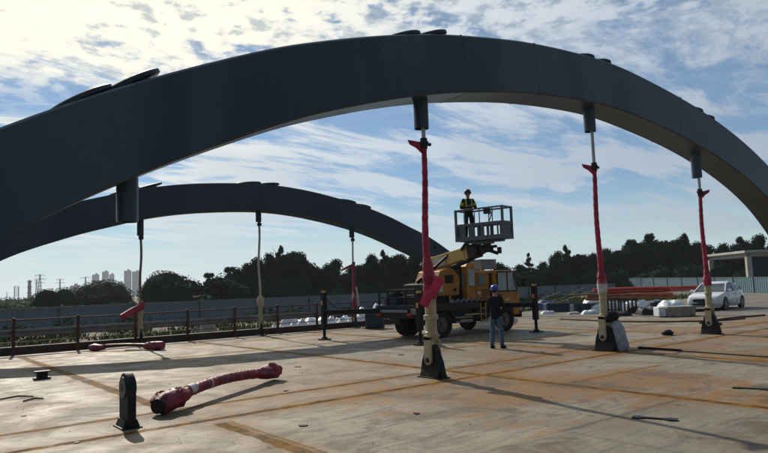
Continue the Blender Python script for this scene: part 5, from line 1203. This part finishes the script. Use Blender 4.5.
# ================================================================ PEOPLE
def skinned(name, nodes, edges, m, parent, sub=2, root=0, extra=None):
    me = bpy.data.meshes.new(name + '_skeleton'); keys = list(nodes); me.from_pydata([nodes[k_][0] for k_ in keys], [(keys.index(a), keys.index(b)) for a, b in edges], [])
    o = bpy.data.objects.new(name + '_tmp', me); col.objects.link(o)
    sk = o.modifiers.new('skin', 'SKIN'); sk.use_smooth_shade = True
    for i, k_ in enumerate(keys):
        r_ = nodes[k_][1]; me.skin_vertices[0].data[i].radius = r_ if isinstance(r_, tuple) else (r_, r_); me.skin_vertices[0].data[i].use_root = (i == root)
    sb = o.modifiers.new('sub', 'SUBSURF'); sb.levels = sub; sb.render_levels = sub
    dg = bpy.context.evaluated_depsgraph_get(); ev = o.evaluated_get(dg); nm = bpy.data.meshes.new_from_object(ev)
    bpy.data.objects.remove(o); bpy.data.meshes.remove(me)
    bm = bmesh.new(); bm.from_mesh(nm)
    if extra:
        tmp = bpy.data.meshes.new('x'); tmp.from_pydata(extra.v, [], extra.f); bm.from_mesh(tmp); bpy.data.meshes.remove(tmp)
    bmesh.ops.recalc_face_normals(bm, faces=bm.faces); bm.to_mesh(nm); bm.free()
    nm.materials.clear(); nm.materials.append(m); nm.name = name
    nm.polygons.foreach_set('use_smooth', [True] * len(nm.polygons))
    q = bpy.data.objects.new(name, nm); col.objects.link(q); q.parent = parent; return q
def hand(mb, w, dirv, palm_n, side):
    """palm and five bent fingers from wrist w along dirv; side=+1 thumb towards cross"""
    d_ = Vector(dirv).normalized(); n_ = Vector(palm_n).normalized(); n_ = (n_ - d_ * n_.dot(d_)).normalized(); c_ = d_.cross(n_) * side; w = Vector(w)
    mb.tube([w - d_ * .02, w + d_ * .03, w + d_ * .09], [.030, .040, .040], 10, flat=.62 if abs(n_.z) > .6 else .8)
    for i, (off, l) in enumerate(((-.030, .062), (-.010, .075), (.010, .070), (.029, .055))):
        a = w + d_ * .085 - c_ * off; b = a + (d_ * .9 + n_ * .35) * l * .45; e = b + (d_ * .45 + n_ * .9) * l * .35; g_ = e + (n_ * .95 - d_ * .1) * l * .28
        mb.tube([a, b, e, g_], [.0095, .009, .008, .0065], 7)
    a = w + d_ * .03 + c_ * .032; b = a + (d_ * .6 + c_ * .7) * .035; e = b + (d_ * .8 + n_ * .5) * .03; mb.tube([a, b, e], [.012, .0105, .0085], 7)
def person(loc, rz, label, P, mats, helmet, mask=False, hiv=False, sc=1.0):
    t = thing('person', label, 'person', loc, rz); t.scale = (sc,) * 3
    J = dict(pel=(0, 0, .94), sp=(0, -.01, 1.10), ch=(0, 0, 1.30), nk=(0, -.01, 1.46), hb=(0, .015, 1.54), hd=(0, .02, 1.63), ht=(0, .0, 1.70),
             shr=(.17, 0, 1.41), shl=(-.17, 0, 1.41), hir=(.095, 0, .90), hil=(-.095, 0, .90)); J.update(P)
    fx = MB(); hand(fx, J['wrr'], Vector(J['hdr']), J.get('pnr', (0, 0, -1)), 1); hand(fx, J['wrl'], Vector(J['hdl']), J.get('pnl', (0, 0, -1)), -1)
    H = Vector(J['hd']); 
    fx.tube([H + Vector((0, .082, .015)), H + Vector((0, .112, -.018)), H + Vector((0, .088, -.03))], [.012, .016, .014], 8)   # nose
    fx.tube([H + Vector((-.025, .088, -.055)), H + Vector((0, .097, -.055)), H + Vector((.025, .088, -.055))], [.005, .008, .005], 6)   # mouth
    for s_ in (-1, 1): fx.ball(H + Vector((s_ * .083, .0, -.01)), (.012, .022, .034), 8, 6)
    N_ = {'pel': (J['pel'], (.13, .10)), 'sp': (J['sp'], (.12, .09)), 'ch': (J['ch'], (.14, .10)), 'nk': (J['nk'], .055), 'hb': (J['hb'], (.062, .07)), 'hd': (J['hd'], (.078, .092)), 'ht': (J['ht'], (.06, .07)),
          'shr': (J['shr'], .05), 'shl': (J['shl'], .05), 'elr': (J['elr'], .038), 'ell': (J['ell'], .038), 'wrr': (J['wrr'], .026), 'wrl': (J['wrl'], .026),
          'hir': (J['hir'], .08), 'hil': (J['hil'], .08), 'knr': (J['knr'], .052), 'knl': (J['knl'], .052), 'anr': (J['anr'], .036), 'anl': (J['anl'], .036)}
    E_ = [('pel', 'sp'), ('sp', 'ch'), ('ch', 'nk'), ('nk', 'hb'), ('hb', 'hd'), ('hd', 'ht'), ('ch', 'shr'), ('ch', 'shl'), ('shr', 'elr'), ('shl', 'ell'), ('elr', 'wrr'), ('ell', 'wrl'), ('pel', 'hir'), ('pel', 'hil'), ('hir', 'knr'), ('hil', 'knl'), ('knr', 'anr'), ('knl', 'anl')]
    skinned('body', N_, E_, M['skin'], t, extra=fx)
    V = Vector; mid = lambda a, b, f_: tuple(V(J[a]) * (1 - f_) + V(J[b]) * f_)
    TN = {'pel': (J['pel'], (.155, .12)), 'wa': (tuple(V(J['pel']) + V((0, 0, .10))), (.15, .115)), 'hir': (J['hir'], (.098, .105)), 'hil': (J['hil'], (.098, .105)), 'tr': (mid('hir', 'knr', .5), .088), 'tl': (mid('hil', 'knl', .5), .088), 'knr': (J['knr'], .072), 'knl': (J['knl'], .072), 'cr': (mid('knr', 'anr', .5), .072), 'cl': (mid('knl', 'anl', .5), .072), 'anr': (tuple(V(J['anr']) + V((0, 0, .0))), .068), 'anl': (tuple(V(J['anl']) + V((0, 0, .0))), .068)}
    skinned('trousers', TN, [('pel', 'wa'), ('pel', 'hir'), ('pel', 'hil'), ('hir', 'tr'), ('hil', 'tl'), ('tr', 'knr'), ('tl', 'knl'), ('knr', 'cr'), ('knl', 'cl'), ('cr', 'anr'), ('cl', 'anl')], mats[1], t)
    JN = {'hem': (tuple(V(J['pel']) + V((0, 0, -.14))), (.175, .14)), 'pel': (tuple(V(J['pel']) + V((0, 0, .02))), (.172, .138)), 'sp': (J['sp'], (.165, .13)), 'ch': (J['ch'], (.18, .135)), 'nk': (tuple(V(J['nk']) + V((0, 0, -.02))), .075), 'col': (tuple(V(J['nk']) + V((0, 0, .03))), .068), 'shr': (J['shr'], .078), 'shl': (J['shl'], .078), 'ur': (mid('shr', 'elr', .5), .066), 'ul': (mid('shl', 'ell', .5), .066), 'elr': (J['elr'], .058), 'ell': (J['ell'], .058), 'wrr': (mid('elr', 'wrr', .93), .045), 'wrl': (mid('ell', 'wrl', .93), .045)}
    jk = skinned('jacket', JN, [('hem', 'pel'), ('pel', 'sp'), ('sp', 'ch'), ('ch', 'nk'), ('nk', 'col'), ('ch', 'shr'), ('ch', 'shl'), ('shr', 'ur'), ('shl', 'ul'), ('ur', 'elr'), ('ul', 'ell'), ('elr', 'wrr'), ('ell', 'wrl')], mats[0], t)
    for s_, an in ((1, 'anr'), (-1, 'anl')):
        a = V(J[an]); s = MB(); s.tube([(a.x, a.y - .07, .045), (a.x, a.y - .02, .055), (a.x + s_ * .01, a.y + .08, .045), (a.x + s_ * .02, a.y + .17, .035), (a.x + s_ * .02, a.y + .20, .03)], [.035, .05, .048, .045, .02], 12); s.tube([(a.x, a.y, .05), (a.x, a.y, .13)], [.05, .048], 12)
        s.v = [(x, y, max(z, .003)) for x, y, z in s.v]; s.build('shoe', M['shoe'], t, smooth=True, auto=60)
    s = MB(); n_ = 24; vs = []; Hc = H + V((0, -.005, .035))      # helmet
    for j, (q, z) in enumerate(((1.0, 0), (1.0, .035), (.93, .075), (.75, .11), (.42, .135), (.001, .142))):
        for i in range(n_): a = 2 * math.pi * i / n_; vs.append(Hc + V((math.cos(a) * .118 * q, math.sin(a) * .138 * q, z)))
    fs = [(j * n_ + i, j * n_ + (i + 1) % n_, (j + 1) * n_ + (i + 1) % n_, (j + 1) * n_ + i) for j in range(5) for i in range(n_)]; s.add(vs, fs)
    s.add([Hc + V((math.cos(2 * math.pi * i / n_) * r1, math.sin(2 * math.pi * i / n_) * r2 + (o_ if math.sin(2 * math.pi * i / n_) > 0.2 else 0), z)) for r1, r2, o_, z in ((.115, .135, 0, .004), (.132, .152, .035, -.004), (.131, .15, .035, -.012), (.113, .133, 0, -.004)) for i in range(n_)], [(j * n_ + i, j * n_ + (i + 1) % n_, ((j + 1) % 4) * n_ + (i + 1) % n_, ((j + 1) % 4) * n_ + i) for j in range(4) for i in range(n_)])
    s.build('helmet', helmet, t, smooth=True, auto=50)
    s = MB(); s.ball(H + V((0, -.022, .01)), (.088, .088, .085), 14, 9); s.build('hair', M['hair'], t, smooth=True)
    for s_ in (-1, 1): s = MB(); s.ball(H + V((s_ * .032, .082, .018)), (.013, .009, .008), 8, 6); s.build('eye', M['black'], t, smooth=True)
    if mask: s = MB(); s.ball(H + V((0, .055, -.045)), (.072, .062, .05), 14, 8); s.build('face_mask', M['tarp'], t, smooth=True)
    if hiv:
        s = MB()
        for sg, a, b in ((1, 'shr', 'elr'), (-1, 'shl', 'ell')):
            s.tube([mid(a, b, .35), mid(a, b, .72)], [.079, .073], 14, caps=False)
            s.box((sg * .10, .118, 1.30), (.05, .035, .26)); s.box((sg * .10, -.128, 1.30), (.05, .02, .26))
        s.tube([(0, 0, 1.06), (0, 0, 1.11)], [.186, .184], 18, caps=False, flat=1); s.v = [(x, y * .80 if 1.05 < z < 1.12 else y, z) for x, y, z in s.v]
        s.build('reflective_strips', M['hivis'], t, smooth=True)
        s = MB(); s.bar((-.11, .13, 1.42), (.09, .145, 1.12), .03, .012); s.bar((.11, .13, 1.42), (-.09, .145, 1.12), .03, .012); s.tube([(0, 0, .99), (0, 0, 1.03)], [.192, .190], 18, flat=1); s.build('harness', M['black'], t)
    return t
gp = on_ground(497.5, 348.5)
gdir = Vector((.80, .30, 0)).normalized()      # facing right and slightly away
person((gp.x, gp.y, 0), math.atan2(gdir.y, gdir.x) - math.pi / 2, 'worker in blue helmet, dark jacket and jeans standing on the deck beside the truck cab',
       dict(elr=(.24, .02, 1.13), ell=(-.23, .04, 1.13), wrr=(.12, .24, 1.12), wrl=(-.10, .26, 1.14), hdr=(-.4, .8, .1), hdl=(.4, .8, .1), knr=(.12, .05, .50), knl=(-.12, .01, .50), anr=(.13, .04, .09), anl=(-.14, -.04, .09)),
       (M['jacket'], M['jeans']), M['bluehelmet'], mask=True)
# worker in the basket: stands on the basket floor, facing the camera side
ux2 = Vector((math.cos(ba_ang), math.sin(ba_ang), 0)); bp_ = Vector((16.42, 15.10, 0)) - ux2 * .58
face = Vector((-bp_.x, -bp_.y, 0)).normalized(); face = (face + Vector((.25, -.1, 0))).normalized()
person((bp_.x, bp_.y, BZ0 + .056), math.atan2(face.y, face.x) - math.pi / 2, 'worker in dark clothes with yellow reflective strips standing in the raised basket',
       dict(elr=(.27, .02, 1.12), ell=(-.27, .02, 1.12), wrr=(.11, .22, 1.17), wrl=(-.11, .22, 1.20), hdr=(-.7, .5, .2), hdl=(.7, .5, .2), knr=(.11, .02, .50), knl=(-.11, .02, .50), anr=(.12, -.01, .09), anl=(-.12, -.01, .09)),
       (M['work'], M['work']), M['darkhelmet'], hiv=True)

# ================================================================ AIR
hz = MB(); hz.box((250, 750, 41), (6800, 6800, 94)); ho = hz.build('haze', [])
hm = bpy.data.materials.new('haze_air'); hm.use_nodes = True; ht_ = hm.node_tree; ht_.nodes.clear()
pv = nd(ht_, 'ShaderNodeVolumePrincipled'); pv.inputs['Color'].default_value = (.80, .88, 1, 1); pv.inputs['Density'].default_value = 0.00024; pv.inputs['Anisotropy'].default_value = 0.35
om = nd(ht_, 'ShaderNodeOutputMaterial'); ht_.links.new(pv.outputs[0], om.inputs['Volume'])
ho.data.materials.append(hm); tag(ho, kind='stuff')
